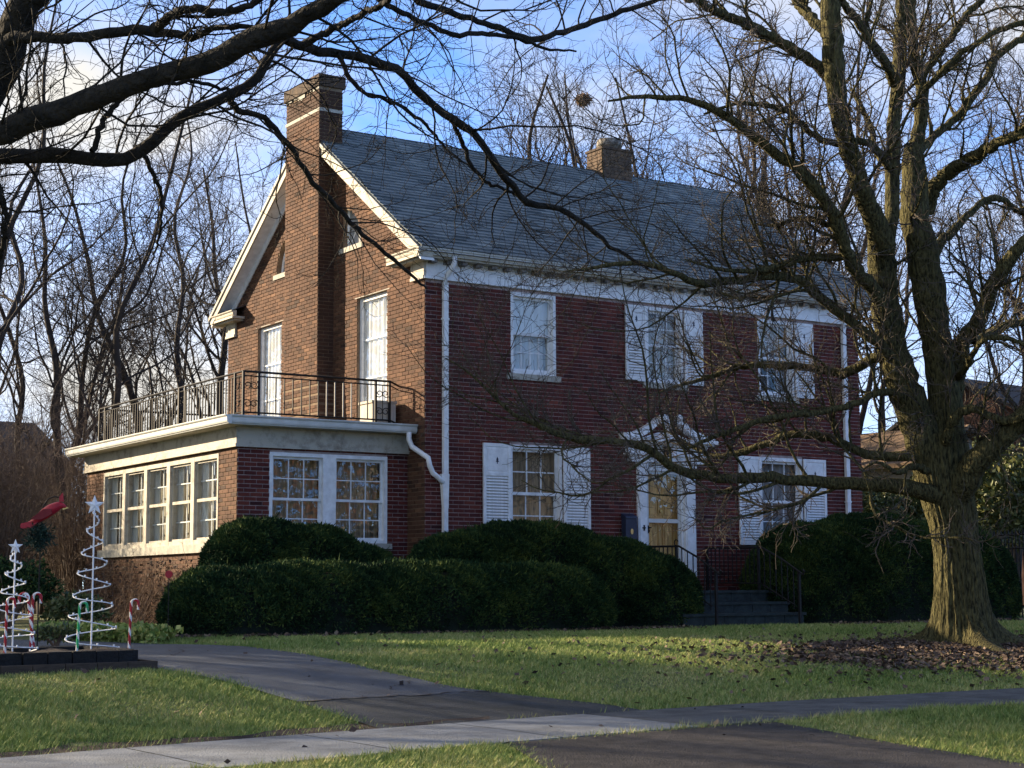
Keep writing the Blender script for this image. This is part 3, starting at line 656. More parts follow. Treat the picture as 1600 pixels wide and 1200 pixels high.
# shutters: solid panel above, louvres below
slat_me = None
def shutter(fr, a0, a1, c0, c1, split=.30):
    global slat_me
    mb = MB(); b0, b1 = .028, .062; w = .055
    zs_ = c1-(c1-c0)*split
    mb.fbox(fr, a0, a0+w, b0, b1, c0, c1); mb.fbox(fr, a1-w, a1, b0, b1, c0, c1); mb.fbox(fr, a0+w, a1-w, b0, b1, c1-w, c1); mb.fbox(fr, a0+w, a1-w, b0, b1, c0, c0+w*1.5); mb.fbox(fr, a0+w, a1-w, b0, b1, zs_-w, zs_)
    sh = mb.build('shutter', MT['white'], house)
    p = MB(); p.fbox(fr, a0+w, a1-w, b0+.002, b1-.012, zs_, c1-w); p.fbox(fr, a0+w+.03, a1-w-.03, b1-.012, b1-.004, zs_+.03, c1-w-.03); p.build('panel', MT['white'], sh)
    # small cut-out emblem: a tree on a stem, the hole's shade laid on as a dark shape
    q_ = MB(); am = (a0+a1)/2; zc = (zs_+c1-w)/2-.02
    for (dz_2, hw) in ((.035, .026), (.0, .034)):
        q_.prism([fr(am-hw, b1-.0035, zc+dz_2-.018), fr(am+hw, b1-.0035, zc+dz_2-.018), fr(am, b1-.0035, zc+dz_2+.034)], fr.n*.001)
    q_.fbox(fr, am-.008, am+.008, b1-.0035, b1-.0026, zc-.05, zc-.018); q_.build('cutout_shade', MT['navy'], sh)
    bk = MB(); bk.fbox(fr, a0+w, a1-w, b0, b0+.004, c0+w*1.5, zs_-w); bk.build('backing', MT['white_old'], sh)
    n_ = int((zs_-w-c0-w*1.5)/.05); st = (zs_-w-c0-w*1.5)/n_; wd = a1-a0-2*w
    if slat_me is None:
        s_ = MB(); s_.box(-.5, .5, -.004, .004, -.0235, .0235); slat_me = s_.mesh('slat'); slat_me.materials.append(MT['white'])
    for k_ in range(n_):
        o = bpy.data.objects.new('slat', slat_me); COL.objects.link(o); o.parent = sh
        o.location = fr((a0+a1)/2, (b0+b1)/2, c0+w*1.5+(k_+.5)*st); o.scale = (wd, 1, 1); o.rotation_euler = (R(-38), 0, 0)
for a0, a1, c0, c1 in ((1.09, 1.632, 1.37, 3.0), (2.718, 3.27, 1.37, 3.0), (6.64, 7.172, 1.37, 3.0), (8.248, 8.81, 1.37, 3.0), (4.08, 4.552, 4.24, 5.60), (5.418, 5.84, 4.24, 5.60), (8.108, 8.57, 4.16, 5.60)):
    shutter(F_FRONT, a0, a1, c0, c1)
# glazed doors on to the sunroom roof
for h, nm in ((H_GABLE[0], 0), (H_GABLE[1], 1)):
    a0, a1, c0, c1 = h; mb = MB(); fr = F_GABLE
    mb.fbox(fr, a0+.002, a0+.05, -.10, -.06, c0, c1); mb.fbox(fr, a1-.075, a1-.002, -.10, -.05, c0, c1); mb.fbox(fr, a0+.05, a1-.075, -.10, -.06, c1-.07, c1-.002); mb.fbox(fr, a0+.05, a1-.075, -.10, -.06, c0, c0+.12)
    d_ = mb.build('balcony_door', MT['white'], house)
    lt = MB(); lattice(lt, fr, a0+.05, a1-.075, c0+.12, c1-.07, -.095, 1, 3, t=.03); lt.build('glazing_bar', MT['white'], d_)
    panes(d_, fr, a0+.05, a1-.075, c0+.12, c1-.07, -.085, 1, 3, MT['glass_door'])
    curtain(d_, fr, a0+.03, a1-.05, c0+.05, c1-.05, -.13, MT['curtain_white'], waves=6, amp=.017)
    li = MB(); li.fbox(fr, a0-.09, a1+.09, -.02, .013, c1+.002, c1+.016); li.build('lintel', MT['stone'], d_)
# sunroom windows
h = H_PF[0]; fr = F_PF; a0, a1, c0, c1 = h
mb = MB(); mb.fbox(fr, a0, a0+.055, -.12, .014, c0, c1); mb.fbox(fr, a1-.055, a1, -.12, .014, c0, c1); mb.fbox(fr, a0+.055, a1-.055, -.12, .014, c1-.06, c1); mb.fbox(fr, a0+.055, a1-.055, -.12, .02, c0, c0+.05)
am = (a0+a1)/2; mb.fbox(fr, am-.115, am+.115, -.12, .012, c0+.05, c1-.06)
pw_ = mb.build('sunroom_front_window', MT['white'], house)
for A0, A1 in ((a0+.055, am-.115), (am+.115, a1-.055)):
    C0, C1 = c0+.05, c1-.06; mid = (C0+C1)/2-.02
    for z0_, z1_, b_ in ((mid-.02, C1, -.05), (C0, mid+.02, -.085)):
        s_ = MB(); rails(s_, fr, A0, A1, z0_, z1_, b_, .04, .03, .04); lattice(s_, fr, A0+.04, A1-.04, z0_+.04, z1_-.04, b_-.02, 3, 2, t=.016); s_.build('sash', MT['white'], pw_)
        panes(pw_, fr, A0+.04, A1-.04, z0_+.04, z1_-.04, b_-.016, 3, 2, MT['glass_wavy'])
    curtain(pw_, fr, A0-.02, A1+.02, C0-.05, C1+.02, -.3, MT['curtain_warm'], waves=6)
s_ = MB(); s_.fbox(fr, a0-.07, a1+.07, -.1, .06, c0-.09, c0-.002); s_.build('sill', MT['stone'], pw_)
h = H_PL[0]; fr = F_PL; a0, a1, c0, c1 = h; n5 = 5; step = (a1-a0)/n5
mb = MB()
for k_ in range(n5+1):
    a = a0+k_*step; w_ = .07 if 0 < k_ < n5 else .05
    mb.fbox(fr, max(a0, a-w_), min(a1, a+w_), -.13, .02, c0, c1)
mb.fbox(fr, a0+.05, a1-.05, -.13, .018, c1-.07, c1); mb.fbox(fr, a0+.05, a1-.05, -.13, .018, c0, c0+.07)
pl_ = mb.build('sunroom_side_window', MT['white_old'], house)
for k_ in range(n5):
    A0, A1 = a0+k_*step+.07, a0+(k_+1)*step-.07; C0, C1 = c0+.07, c1-.07; mid = (C0+C1)/2
    s_ = MB(); rails(s_, fr, A0, A1, C0, C1, -.02, .035, .03, .035); s_.fbox(fr, A0+.035, A1-.035, -.045, -.016, mid-.025, mid+.025); s_.build('storm_sash', MT['white_old'], pl_)
    panes(pl_, fr, A0+.035, A1-.035, C0+.035, mid-.025, -.034, 1, 1, MT['glass']); panes(pl_, fr, A0+.035, A1-.035, mid+.025, C1-.035, -.034, 1, 1, MT['glass'])
    s_ = MB(); lattice(s_, fr, A0, A1, C0, C1, -.115, 2, 4, t=.02); s_.build('inner_muntin', MT['white'], pl_)
    curtain(pl_, fr, A0-.05, A1+.05, C0-.03, C1+.03, -.17, MT['curtain_light'], waves=4, gap=(A0+.27, A1-.24))
    curtain(pl_, fr, A0-.05, A1+.05, C0-.03, C1+.03, -.40, MT['curtain'], waves=3)
s_ = MB(); s_.fbox(fr, a0-.08, a1+.12, -.1, .07, c0-.14, c0-.002); s_.build('sill', MT['stone'], pl_)
# sunroom entablature, gutter, flat roof
zt0, zt1 = 2.803, 3.12
mb = MB(); mb.box(-PW-.05, 0-.003, PS-.05, PS-.004, zt0, zt1); mb.build('front_fascia', MT['white_old'], house)
mb = MB(); mb.box(-PW-.05, -PW-.004, PS-.004, PS+PD+.05, zt0, zt1); mb.build('side_fascia', MT['white_old'], house)
mb = MB(); mb.box(-PW-.075, -.003, PS-.075, PS-.05, zt0, zt0+.05); mb.box(-PW-.075, -PW-.05, PS-.05, PS+PD+.05, zt0, zt0+.05); mb.build('fascia_moulding', MT['white_old'], house)
OV = .27
mb = MB(); mb.box(-PW-OV, -.003, PS-OV, PS+PD+OV, 3.12, 3.15); mb.build('sunroom_soffit', MT['white_old'], house)
mb = MB(); mb.box(-PW-OV, -.003, PS-OV, PS+PD+OV, 3.151, 3.255); mb.box(-PW+.1, -.003, PS+.05, PS+PD-.05, 3.255, 3.30); mb.build('flat_roof', MT['roof_under'], house)
gutter('sunroom_gutter', (-PW-OV, PS-OV+.002, 0), (-.02, PS-OV+.002, 0), (0, -1, 0), 3.125, 3.268, MT['gutter'])
gutter('sunroom_gutter', (-PW-OV+.002, PS-OV-.10, 0), (-PW-OV+.002, PS+PD+OV, 0), (-1, 0, 0), 3.125, 3.268, MT['gutter'])
# downspouts
def spout(path, r=.042): 
    return MB().tube(path, r, 8).build('downspout', MT['white'], house, smooth=True)
XD = .345
mb = MB(); mb.box(XD-.045, XD+.045, -.10, -.035, 1.9, 5.62); 
for z in (5.0, 3.9): mb.box(XD-.06, XD+.06, -.104, -.03, z, z+.03)
mb.build('downspout', MT['white'], house)
spout([(XD+.06, -EO+.03, 6.03), (XD+.06, -EO+.035, 5.93), (XD+.02, -.20, 5.80), (XD, -.075, 5.70), (XD, -.068, 5.58)])
mb = MB(); mb.add([(XD-.09, -.115, 2.45), (XD+.05, -.115, 2.45), (XD+.05, -.03, 2.45), (XD-.09, -.03, 2.45), (XD-.05, -.11, 1.9), (XD+.035, -.11, 1.9), (XD+.035, -.035, 1.9), (XD-.05, -.035, 1.9)], [(0, 1, 2, 3), (0, 1, 5, 4), (1, 2, 6, 5), (2, 3, 7, 6), (3, 0, 4, 7)])
mb.box(XD-.05, XD+.03, -.11, -.035, .1, 1.9); mb.build('downspout_leader', MT['white'], house)
spout([(-.16, PS-OV-.05, 3.14), (-.16, PS-OV-.05, 3.02), (-.12, PS-OV-.08, 2.90), (-.02, .06, 2.78), (.02, -.07, 2.70), (.04, -.08, 2.58), (.10, -.08, 2.46), (.22, -.08, 2.38), (.30, -.08, 2.30)], .045)
XR = 9.36
mb = MB(); mb.box(XR-.045, XR+.045, -.10, -.035, .1, 5.62)
for z in (5.0, 3.6, 2.2): mb.box(XR-.06, XR+.06, -.104, -.03, z, z+.03)
mb.build('downspout', MT['white'], house)
spout([(XR-.02, -EO+.03, 6.03), (XR-.02, -EO+.035, 5.93), (XR, -.20, 5.80), (XR, -.075, 5.70), (XR, -.068, 5.58)])
# ---- railing round the sunroom roof
rail = MB(); X0, Y0_, Y1_ = -PW+.15, PS+.16, PS+PD-.15; ZB, ZTOP = 3.30, 4.02; X1r = -.02
def bar(mb_, p, q_, r): mb_.tube([p, q_], r, 4)
for z, r in ((ZTOP, .018), (ZTOP-.07, .011), (ZB+.07, .014)):
    bar(rail, (X0, Y0_, z), (X1r-.22, Y0_, z), r); bar(rail, (X0, Y0_, z), (X0, Y1_, z), r); bar(rail, (X1r-.22, Y0_, z), (X1r, Y0_+.12, z-.05), r)
railing = rail.build('roof_railing', MT['black_iron'], house)
def post(x, y, top=ZTOP): MB().box(x-.018, x+.018, y-.018, y+.018, ZB-.04, top).build('rail_post', MT['black_iron'], railing)
bal = MB(); bal.box(-.0085, .0085, -.0085, .0085, 0, ZTOP-.07-ZB-.07); balm = {m: None for m in ('black_iron', 'sunlit_iron')}
for m in balm: me = bal.mesh('baluster'); me.materials.append(MT[m]); balm[m] = me
def baluster(x, y, m='black_iron', z=ZB+.07):
    o = bpy.data.objects.new('baluster', balm[m]); COL.objects.link(o); o.parent = railing; o.location = (x, y, z)
def scroll_panel(p, q_):
    """two posts with S scrolls between"""
    p, q_ = np.array(p), np.array(q_); mb_ = MB()
    for zc, dirn in ((ZB+.21, 1), (ZTOP-.21, -1)):
        for sd in (-1, 1):
            path = []
            for t in np.linspace(0, 1, 16):
                a = t*2*math.pi*1.25; rr = .055*(1-.72*t)
                c = (p+q_)/2+(q_-p)*(.235*sd); path.append((c[0]+(q_-p)[0]*sd*rr*math.cos(a)*5.5, c[1]+(q_-p)[1]*sd*rr*math.cos(a)*5.5, zc+dirn*rr*math.sin(a)*1.3))
            mb_.tube(path, .0075, 4)
    mb_.tube([(*(p+q_)[:2]/2, ZB+.07), (*(p+q_)[:2]/2, ZTOP-.07)], .0075, 4)
    mb_.build('scrollwork', MT['black_iron'], railing)
for px in (X0, X0+.26, X1r-.5, X1r-.24): post(px, Y0_)
scroll_panel((X0, Y0_), (X0+.26, Y0_)); scroll_panel((X1r-.5, Y0_), (X1r-.24, Y0_))
nb = 14
for k_ in range(1, nb):
    x = X0+.26+(X1r-.5-X0-.26)*k_/nb; baluster(x, Y0_, 'sunlit_iron' if 8 <= k_ <= 11 else 'black_iron')  # a few balusters coloured as if the sun caught them
for py in (Y0_+.32, 3.1, 3.36, Y1_-.3, Y1_): post(X0, py)
scroll_panel((X0, Y0_), (X0, Y0_+.32)); scroll_panel((X0, 3.1), (X0, 3.36)); scroll_panel((X0, Y1_-.3), (X0, Y1_))
for k_ in range(1, 60):
    y = Y0_+.32+k_*.118
    if y < Y1_-.3 and not 3.08 < y < 3.38: baluster(X0, y)
for k_ in range(1, 24): baluster(X0+(X1r-X0)*k_/24, Y1_)
bar_ = MB(); bar(bar_, (X0, Y1_, ZTOP), (X1r, Y1_, ZTOP), .018); bar(bar_, (X0, Y1_, ZB+.07), (X1r, Y1_, ZB+.07), .014); bar_.build('rear_rail', MT['black_iron'], railing)
# ---- entrance
fr = F_FRONT
mb = MB()
for a0, a1 in ((4.30, 4.50), (5.36, 5.60)):
    mb.fbox(fr, a0, a1, .0, .055, .45, 2.80); mb.fbox(fr, a0+.03, a1-.03, .055, .068, .75, 2.68); mb.fbox(fr, a0-.015, a1+.015, .0, .075, .45, .66); mb.fbox(fr, a0-.02, a1+.02, .0, .085, 2.72, 2.80)
sur = mb.build('door_surround', MT['white'], house)
mb = MB(); mb.fbox(fr, 4.12, 5.80, .0, .10, 2.801, 2.92); mb.fbox(fr, 4.02, 5.90, 0, .16, 2.92, 2.95); mb.fbox(fr, 4.06, 5.86, 0, .09, 2.95, 3.13); mb.fbox(fr, 3.98, 5.94, 0, .20, 3.13, 3.16); mb.fbox(fr, 3.93, 5.99, 0, .26, 3.16, 3.22)
for k_ in range(22): mb.fbox(fr, 4.06+k_*.083, 4.10+k_*.083, .09, .13, 3.08, 3.13)
mb.build('entablature', MT['white'], sur)
# swan neck pediment with scrolls
mb = MB()
for sgn in (-1, 1):
    xc = 4.96; top = []; bot = []
    for t in np.linspace(0, 1, 14):
        a = xc+sgn*(1.03-t*.80); hgt = 3.22+.02+.32*t**1.9; top.append((a, hgt+.055)); bot.append((a, max(3.215, hgt-.05-.12*t*(1-t))))
    mb.prism([fr(a, .0, c) for a, c in top]+[fr(a, 0, c) for a, c in bot[::-1]], fr.n*.17)
    ctr = (xc+sgn*.19, 3.57); path = [fr(ctr[0]+.085*(1-.6*t)*math.cos(t*8), .18, ctr[1]+.085*(1-.6*t)*math.sin(t*8)) for t in np.linspace(0, 1, 20)]
    mb.tube(path, .028, 5)
mb.prism([fr(4.35, 0, 3.215), fr(5.57, 0, 3.215), fr(5.15, 0, 3.34), fr(4.77, 0, 3.34)], fr.n*.05)
mb.build('swan_neck_pediment', MT['white'], sur)
mb = MB(); mb.tube([fr(4.96, .10, z) for z in (3.22, 3.30, 3.34, 3.44, 3.52, 3.58, 3.66, 3.70)], [.05, .05, .025, .075, .07, .03, .02, .005], 10); mb.build('urn', MT['white'], sur, smooth=True)
mb = MB()
mb.fbox(fr, 4.50, 4.545, -.12, .0, .5, 2.80); mb.fbox(fr, 5.315, 5.36, -.12, 0, .5, 2.80); mb.fbox(fr, 4.545, 5.315, -.12, .0, 2.66, 2.80); mb.build('door_frame', MT['white'], house)
mb = MB(); mb.fbox(fr, 4.545, 5.315, -.17, -.125, .52, 2.66)
for A0, A1 in ((4.64, 4.89), (4.97, 5.22)):
    for C0, C1 in ((.66, 1.15), (1.28, 1.72), (1.84, 2.16), (2.26, 2.54)):
        rails(mb, fr, A0, A1, C0, C1, -.108, .022, .022)
        mb.fbox(fr, A0+.05, A1-.05, -.125, -.112, C0+.05, C1-.05)
dr_ = mb.build('front_door', MT['door_wood'], house)
mb = MB(); mb.tube([fr(4.93, -.12, 1.95), fr(4.93, -.09, 1.95)], [.035, .03], 8); mb.tube([fr(4.93, -.09, 1.96), fr(4.93, -.075, 1.90), fr(4.93, -.09, 1.86)], .012, 5); mb.build('knocker', MT['brass'], dr_)
mb = MB(); rails(mb, fr, 4.55, 5.31, .52, 2.655, -.03, .045, .03, .16); mb.fbox(fr, 4.595, 5.265, -.058, -.028, 1.74, 1.81); sd_ = mb.build('storm_door', MT['gutter'], house)
panes(sd_, fr, 4.595, 5.265, 1.81, 2.61, -.045, 1, 1, MT['glass']); panes(sd_, fr, 4.595, 5.265, .68, 1.74, -.045, 1, 1, MT['glass'])
mb = MB(); mb.fbox(fr, 4.555, 4.59, -.028, -.02, 1.55, 1.69); mb.tube([fr(4.572, -.02, 1.65), fr(4.572, .03, 1.65), fr(4.60, .035, 1.65)], .012, 5); mb.tube([fr(4.572, -.02, 1.59), fr(4.572, .02, 1.59)], .014, 6); mb.build('handle', MT['black_iron'], sd_)
mb = MB(); mb.fbox(fr, 4.40, 4.43, .068, .076, 1.59, 1.69); mb.fbox(fr, 4.375, 4.455, .068, .074, 1.63, 1.65); mb.build('latch_plate', MT['black_iron'], sur)

# ---- bricks: the 300 that show largest are separate, the rest one mass
def score(b):
    fr_, a, c, ln, mi, tnt, b0 = b; p = fr_(a, .01, c); px, py, dep = project(p)
    vd = (CAM_C-p)/np.linalg.norm(CAM_C-p); f_ = float(vd@fr_.n)
    if f_ <= .05 or not (0 < px < 1600 and 0 < py < 1200): return 0
    if fr_ is F_FRONT and (c < 1.72 or a > 3.9): return 0
    if fr_ is F_PF and c < 1.65 or fr_ is F_PL and c < 1.2: return 0
    return f_*ln/dep**2
BRK.sort(key=lambda b: -score(b))
near_b, rest_b = BRK[:300], BRK[300:]
BH, BD = COURSE-JT, .011
bprot = {}
for b in near_b:
    fr_, a, c, ln, mi, tnt, b0 = b; kk = (mi, round(tnt*8))
    if kk not in bprot:
        mb = MB(); mb.box(-.5, .5, -BD/2, BD/2, -BH/2, BH/2, kk[1]/8); me = mb.mesh('brick', tint=True); me.materials.append(MT['brick_side' if mi else 'brick_front']); bprot[kk] = me
    o = bpy.data.objects.new('brick', bprot[kk]); COL.objects.link(o); o.parent = house
    o.location = fr_(a, BD/2-.001+random.uniform(-.001, .002), c); o.scale = (ln, 1, 1); o.rotation_euler = (0, 0, 0 if abs(fr_.u[0]) > .5 else math.pi/2)
fa = np.array([b[0].O+b[0].u*b[1]+np.array([0, 0, b[2]]) for b in rest_b]); fu = np.array([b[0].u for b in rest_b]); fn = np.array([b[0].n for b in rest_b])
ln = np.array([b[3] for b in rest_b])[:, None]/2; pr = (BD+RNG.uniform(-.0015, .003, len(rest_b)))[:, None]; zv = np.array([0, 0, BH/2])
cor = []
for (su, sn, sz) in ((-1, 0, -1), (1, 0, -1), (1, 0, 1), (-1, 0, 1), (-1, 1, -1), (1, 1, -1), (1, 1, 1), (-1, 1, 1)):
    cor.append(fa+fu*ln*su+fn*(pr if sn else -.002)+zv*sz)
V = np.stack(cor, 1).reshape(-1, 3); q_ = np.array([(4, 5, 6, 7), (0, 1, 5, 4), (1, 2, 6, 5), (2, 3, 7, 6), (3, 0, 4, 7)])
F = (q_[None]+(np.arange(len(rest_b))*8)[:, None, None]).reshape(-1, 4)
me = np_mesh('brickwork', V, F, np.repeat([b[5] for b in rest_b], 5), np.repeat([b[4] for b in rest_b], 5))
me.materials.append(MT['brick_front']); me.materials.append(MT['brick_side'])
link('brickwork', me, [], house, kind='stuff')

# ------------------------------------------------------------------ things fixed to or standing at the house
mbx = thing('mailbox', 'dark blue wall mailbox with small oval badge left of the front door', 'mailbox', (4.08, 0, 1.42))
m_ = MB(); m_.box(-.12, .12, -.14, -.012, 0, .38); m_.build('body', MT['navy'], mbx)
m_ = MB(); m_.prism([(-.13, -.012, .38), (-.13, -.16, .38), (-.13, -.15, .41), (-.13, -.012, .47)], (.26, 0, 0)); m_.build('lid', MT['navy'], mbx)
m_ = MB(); m_.prism([(.03*math.cos(a)+.01, -.142, .15+.05*math.sin(a)) for a in np.linspace(0, 2*math.pi, 14)[:-1]], (0, -.004, 0)); m_.build('badge', MT['brass'], mbx)
lamp = thing('hanging_lantern', 'small black lantern hanging under the entrance pediment', 'lantern', (4.86, -.2, 2.92))
m_ = MB(); m_.box(-.05, .05, -.05, .05, -.02, .14); m_.prism([(-.065, -.065, .14), (.065, -.065, .14), (.065, .065, .14), (-.065, .065, .14)], (0, 0, .02)); m_.tube([(0, 0, .16), (0, 0, .24)], .008, 5); m_.build('body', MT['black_iron'], lamp)
box_ = thing('storage_box', 'pale box standing on the sunroom roof behind the railing beside the house wall', 'box', (-.32, 1.02, 3.30))
m_ = MB(); m_.box(-.22, .22, -.22, .22, 0, .36); m_.build('body', MT['curtain'], box_); m_ = MB(); m_.box(-.24, .24, -.24, .24, .36, .40); m_.build('lid', MT['white_old'], box_)
# steps of stone blocks
steps = thing('entrance_steps', 'dark green grey stone steps up to the front door', 'steps', (4.9, -1.3, 0))
def step_tier(x0, x1, yfr, z0, z1, ybk=-.015):
    n_ = max(2, round((x1-x0)/.42)); w_ = (x1-x0)/n_
    for k_ in range(n_):
        m_ = MB(); e = random.uniform(-.006, .006); m_.box(x0+k_*w_+.006-4.9, x0+(k_+1)*w_-.006-4.9, yfr+e+1.3, yfr+.34+1.3, z0, z1-.045); m_.build('block', MT['step_stone'], steps)
    m_ = MB(); m_.box(x0-.025-4.9, x1+.025-4.9, yfr-.035+1.3, ybk+1.3, z1-.045, z1); m_.build('tread', MT['step_stone'], steps)
    m_ = MB(); m_.box(x0+.01-4.9, x1-.01-4.9, yfr+.3+1.3, ybk+1.3, z0, z1-.046); m_.build('core', MT['step_stone'], steps)
step_tier(3.45, 6.07, -2.30, -.25, .17); step_tier(3.67, 6.10, -1.88, .172, .35); step_tier(3.85, 6.06, -1.47, .352, .545)
# iron handrails
def handrail(x, label, y0=-.05):
    t = thing('handrail', label, 'handrail', (x, -1.4, .0), 0, 'handrails of the front steps')
    m_ = MB(); P = [(0, 1.35, 1.30), (0, -.12, 1.28), (0, -.62, 1.08), (0, -1.08, .84)]
    m_.tube([*P, (0, -1.16, .80), (0, -1.19, .85), (0, -1.15, .88)], .018, 6); m_.tube([(0, 1.35, .68), (0, -.12, .66)], .012, 5)
    m_.tube([(0, -.14, .64), (0, -.95, .29)], .012, 5); m_.build('rail', MT['black_iron'], t)
    for (y, z0, z1) in ((1.33, .545, 1.32), (-.05, .545, 1.30), (-1.06, -.05, .86)):
        MB().box(-.02, .02, y-.02, y+.02, z0, z1).build('post', MT['black_iron'], t)
    for k_ in range(11):
        y = 1.33-(k_+1)*.115; MB().box(-.007, .007, y-.007, y+.007, .66, 1.29).build('baluster', MT['black_iron'], t)
    for k_ in range(6):
        y = -.05-(k_+1)*.145; zt_ = np.interp(-y, [.12, .62, 1.08], [1.28, 1.08, .84]); MB().box(-.007, .007, y-.007, y+.007, zt_-.70, zt_).build('baluster', MT['black_iron'], t)
    m_ = MB(); m_.tube([(0, -.05+.05*math.sin(a), 1.34+.05*math.cos(a)-.0) for a in np.linspace(-1.2, 3.6, 12)], .010, 5); m_.build('scroll', MT['black_iron'], t)
    return t
handrail(5.83, 'black iron handrail on the right of the front steps beside the round yew')
handrail(4.02, 'black iron handrail on the left of the front steps half hidden by the yew')

# ------------------------------------------------------------------ bare trees
def smooth_path(P, n):
    P = np.array(P, float); m = len(P)
    if m < 3: return resample(P, n)
    Q = np.concatenate([[2*P[0]-P[1]], P, [2*P[-1]-P[-2]]]); outp = []
    for i in range(m-1):
        p0, p1, p2, p3 = Q[i], Q[i+1], Q[i+2], Q[i+3]
        for t in np.linspace(0, 1, 8, endpoint=False):
            outp.append(.5*((2*p1)+(-p0+p2)*t+(2*p0-5*p1+4*p2-p3)*t*t+(-p0+3*p1-3*p2+p3)*t**3))
    outp.append(P[-1]); return resample(np.array(outp), n)
def unit(v): return v/(np.linalg.norm(v, axis=-1, keepdims=True)+1e-12)
def grow(rng, P, Rr, counts, npts, len_f, ang, wig, up, rfac, rmin, tlo=.2, thi=1.0, rmax=None, flat=0.0, tip=.35):
    """children on parent polylines P (N,n,3) with radii Rr (N,n)"""
    counts = np.asarray(counts, int); idx = np.repeat(np.arange(len(P)), counts); K = len(idx)
    if K == 0: return np.zeros((0, npts, 3)), np.zeros((0, npts))
    n = P.shape[1]; t = tlo+(thi-tlo)*rng.random(K)
    fpos = t*(n-1); i0 = np.minimum(fpos.astype(int), n-2); w = (fpos-i0)[:, None]
    pos = P[idx, i0]*(1-w)+P[idx, i0+1]*w; tan = unit(P[idx, i0+1]-P[idx, i0]); pr = Rr[idx, i0]*(1-w[:, 0])+Rr[idx, i0+1]*w[:, 0]
    plen = np.linalg.norm(np.diff(P, axis=1), axis=2).sum(1)[idx]
    rnd = rng.normal(size=(K, 3)); rnd[:, 2] *= (1-flat); perp = unit(rnd-(rnd*tan).sum(1, keepdims=True)*tan)
    a = np.radians(rng.uniform(ang[0], ang[1], K))[:, None]
    d = unit(tan*np.cos(a)+perp*np.sin(a)+np.array([0, 0, up*.6]))
    Ln = len_f(plen, t, pr, rng)
    path = [pos]; step = (Ln/(npts-1))[:, None]; cur = d
    drift = rng.normal(size=(K, 3))*wig*.5
    for k in range(npts-1):
        cur = unit(cur+rng.normal(size=(K, 3))*wig+drift*.5+np.array([0, 0, up*.35])); path.append(path[-1]+cur*step)
    C = np.stack(path, 1)
    r0 = np.maximum(pr*rfac*rng.uniform(.75, 1.1, K), rmin)
    if rmax is not None: r0 = np.minimum(r0, rmax)
    prof = np.linspace(1, tip, npts)
    return C, r0[:, None]*prof[None]
def limbs_to_arrays(limbs, n=26):
    return np.stack([smooth_path([p for p in l[0]], n) for l in limbs]), np.stack([np.interp(np.linspace(0, 1, n), np.linspace(0, 1, len(l[1])), l[1]) for l in limbs])
def plen_of(P): return np.linalg.norm(np.diff(P, axis=1), axis=2).sum(1)
def twig_mesh(name, levels, sides, m, smooth=True):
    V, F = merge([tube_arrays(P, r, s) for (P, r), s in zip(levels, sides) if len(P)])
    me = np_mesh(name, V, F, smooth=smooth); me.materials.append(m); return me

def px_limb(pts, d0, d1, r, wob=.25, seed=0):
    """photograph trace -> points of the place; depth runs from d0 to d1 with a slow sway; r in photograph pixels"""
    rg = np.random.default_rng(abs(seed+len(pts)*7+int(pts[0][0]))); n = len(pts); ph = rg.uniform(0, 6.28)
    dep = np.linspace(d0, d1, n)+wob*np.sin(np.linspace(0, 4.2, n)+ph)-wob*math.sin(ph)
    P = [at(p[0], p[1], d) for p, d in zip(pts, dep)]
    rr = np.interp(np.linspace(0, 1, n), np.linspace(0, 1, len(r)), r)
    return (P, [max(.004, a*d/CAM_F) for a, d in zip(rr, dep)])

# ---- the street tree on the right, its limbs as they stand
BASE = ground(1502, 1006); TD = float((BASE-CAM_C)@_fw)
trunk_pts = [(1506, 1012), (1505, 985), (1503, 950), (1499, 900), (1493, 850), (1487, 810), (1480, 780), (1472, 750), (1468, 715), (1470, 680)]
trunk_r = [50, 47, 43, 39, 36, 36, 40, 42, 40, 34]
tl = px_limb(trunk_pts, TD, TD, trunk_r, wob=0); tl[0][0][2] = BASE[2]-.12
Tp = smooth_path(tl[0], 90); Tr = np.interp(np.linspace(0, 1, 90), np.linspace(0, 1, 10), tl[1])
S_ = 160; ang_ = np.arange(S_)*2*np.pi/S_; tv = []
for i in range(90):
    h = Tp[i][2]-BASE[2]; fl_ = math.exp(-max(h, -.1)/.16)
    root = (.5+.5*np.cos(4*ang_+.6*np.sin(ang_)+2.3))**3*.62*fl_**1.25+.07*fl_+.20*fl_*np.maximum(0, np.cos(ang_-.2))
    root = root*(1+.3*np.sin(ang_*9+h*7)*np.sin(ang_*5+1))
    rid = .055*(.5-np.abs(np.sin(ang_*13+1.3*math.sin(h*2.3)+1.6*np.sin(ang_*3+h*.8))))+.03*(.5-np.abs(np.sin(ang_*22+2.2*math.sin(h*3.1+1)+2*np.sin(ang_*5-h*1.4))))
    lump = .03*np.sin(ang_*2+h*1.1)+.02*np.sin(3*ang_-h*2.3+1)
    rr = Tr[i]*(1+rid+lump)+root
    tv.append(np.stack([Tp[i][0]+rr*np.cos(ang_), Tp[i][1]+rr*np.sin(ang_), np.full(S_, Tp[i][2])], -1))
tv = np.array(tv); k = np.arange(89)[:, None]*S_; j = np.arange(S_)[None]; j2 = (j+1) % S_
tF = np.stack([k+j, k+j2, k+S_+j2, k+S_+j], -1).reshape(-1, 4)
maple = thing('maple_tree', 'large bare maple with mossy forked trunk standing on the front lawn', 'tree', tuple(BASE))
def child_at(name, me, m, parent):
    o = link(name, me, m, parent); o.location = -Vector(parent.location); return o
child_at('trunk', np_mesh('trunk', tv.reshape(-1, 3), tF, smooth=True), MT['bark_moss'], maple)
D = TD
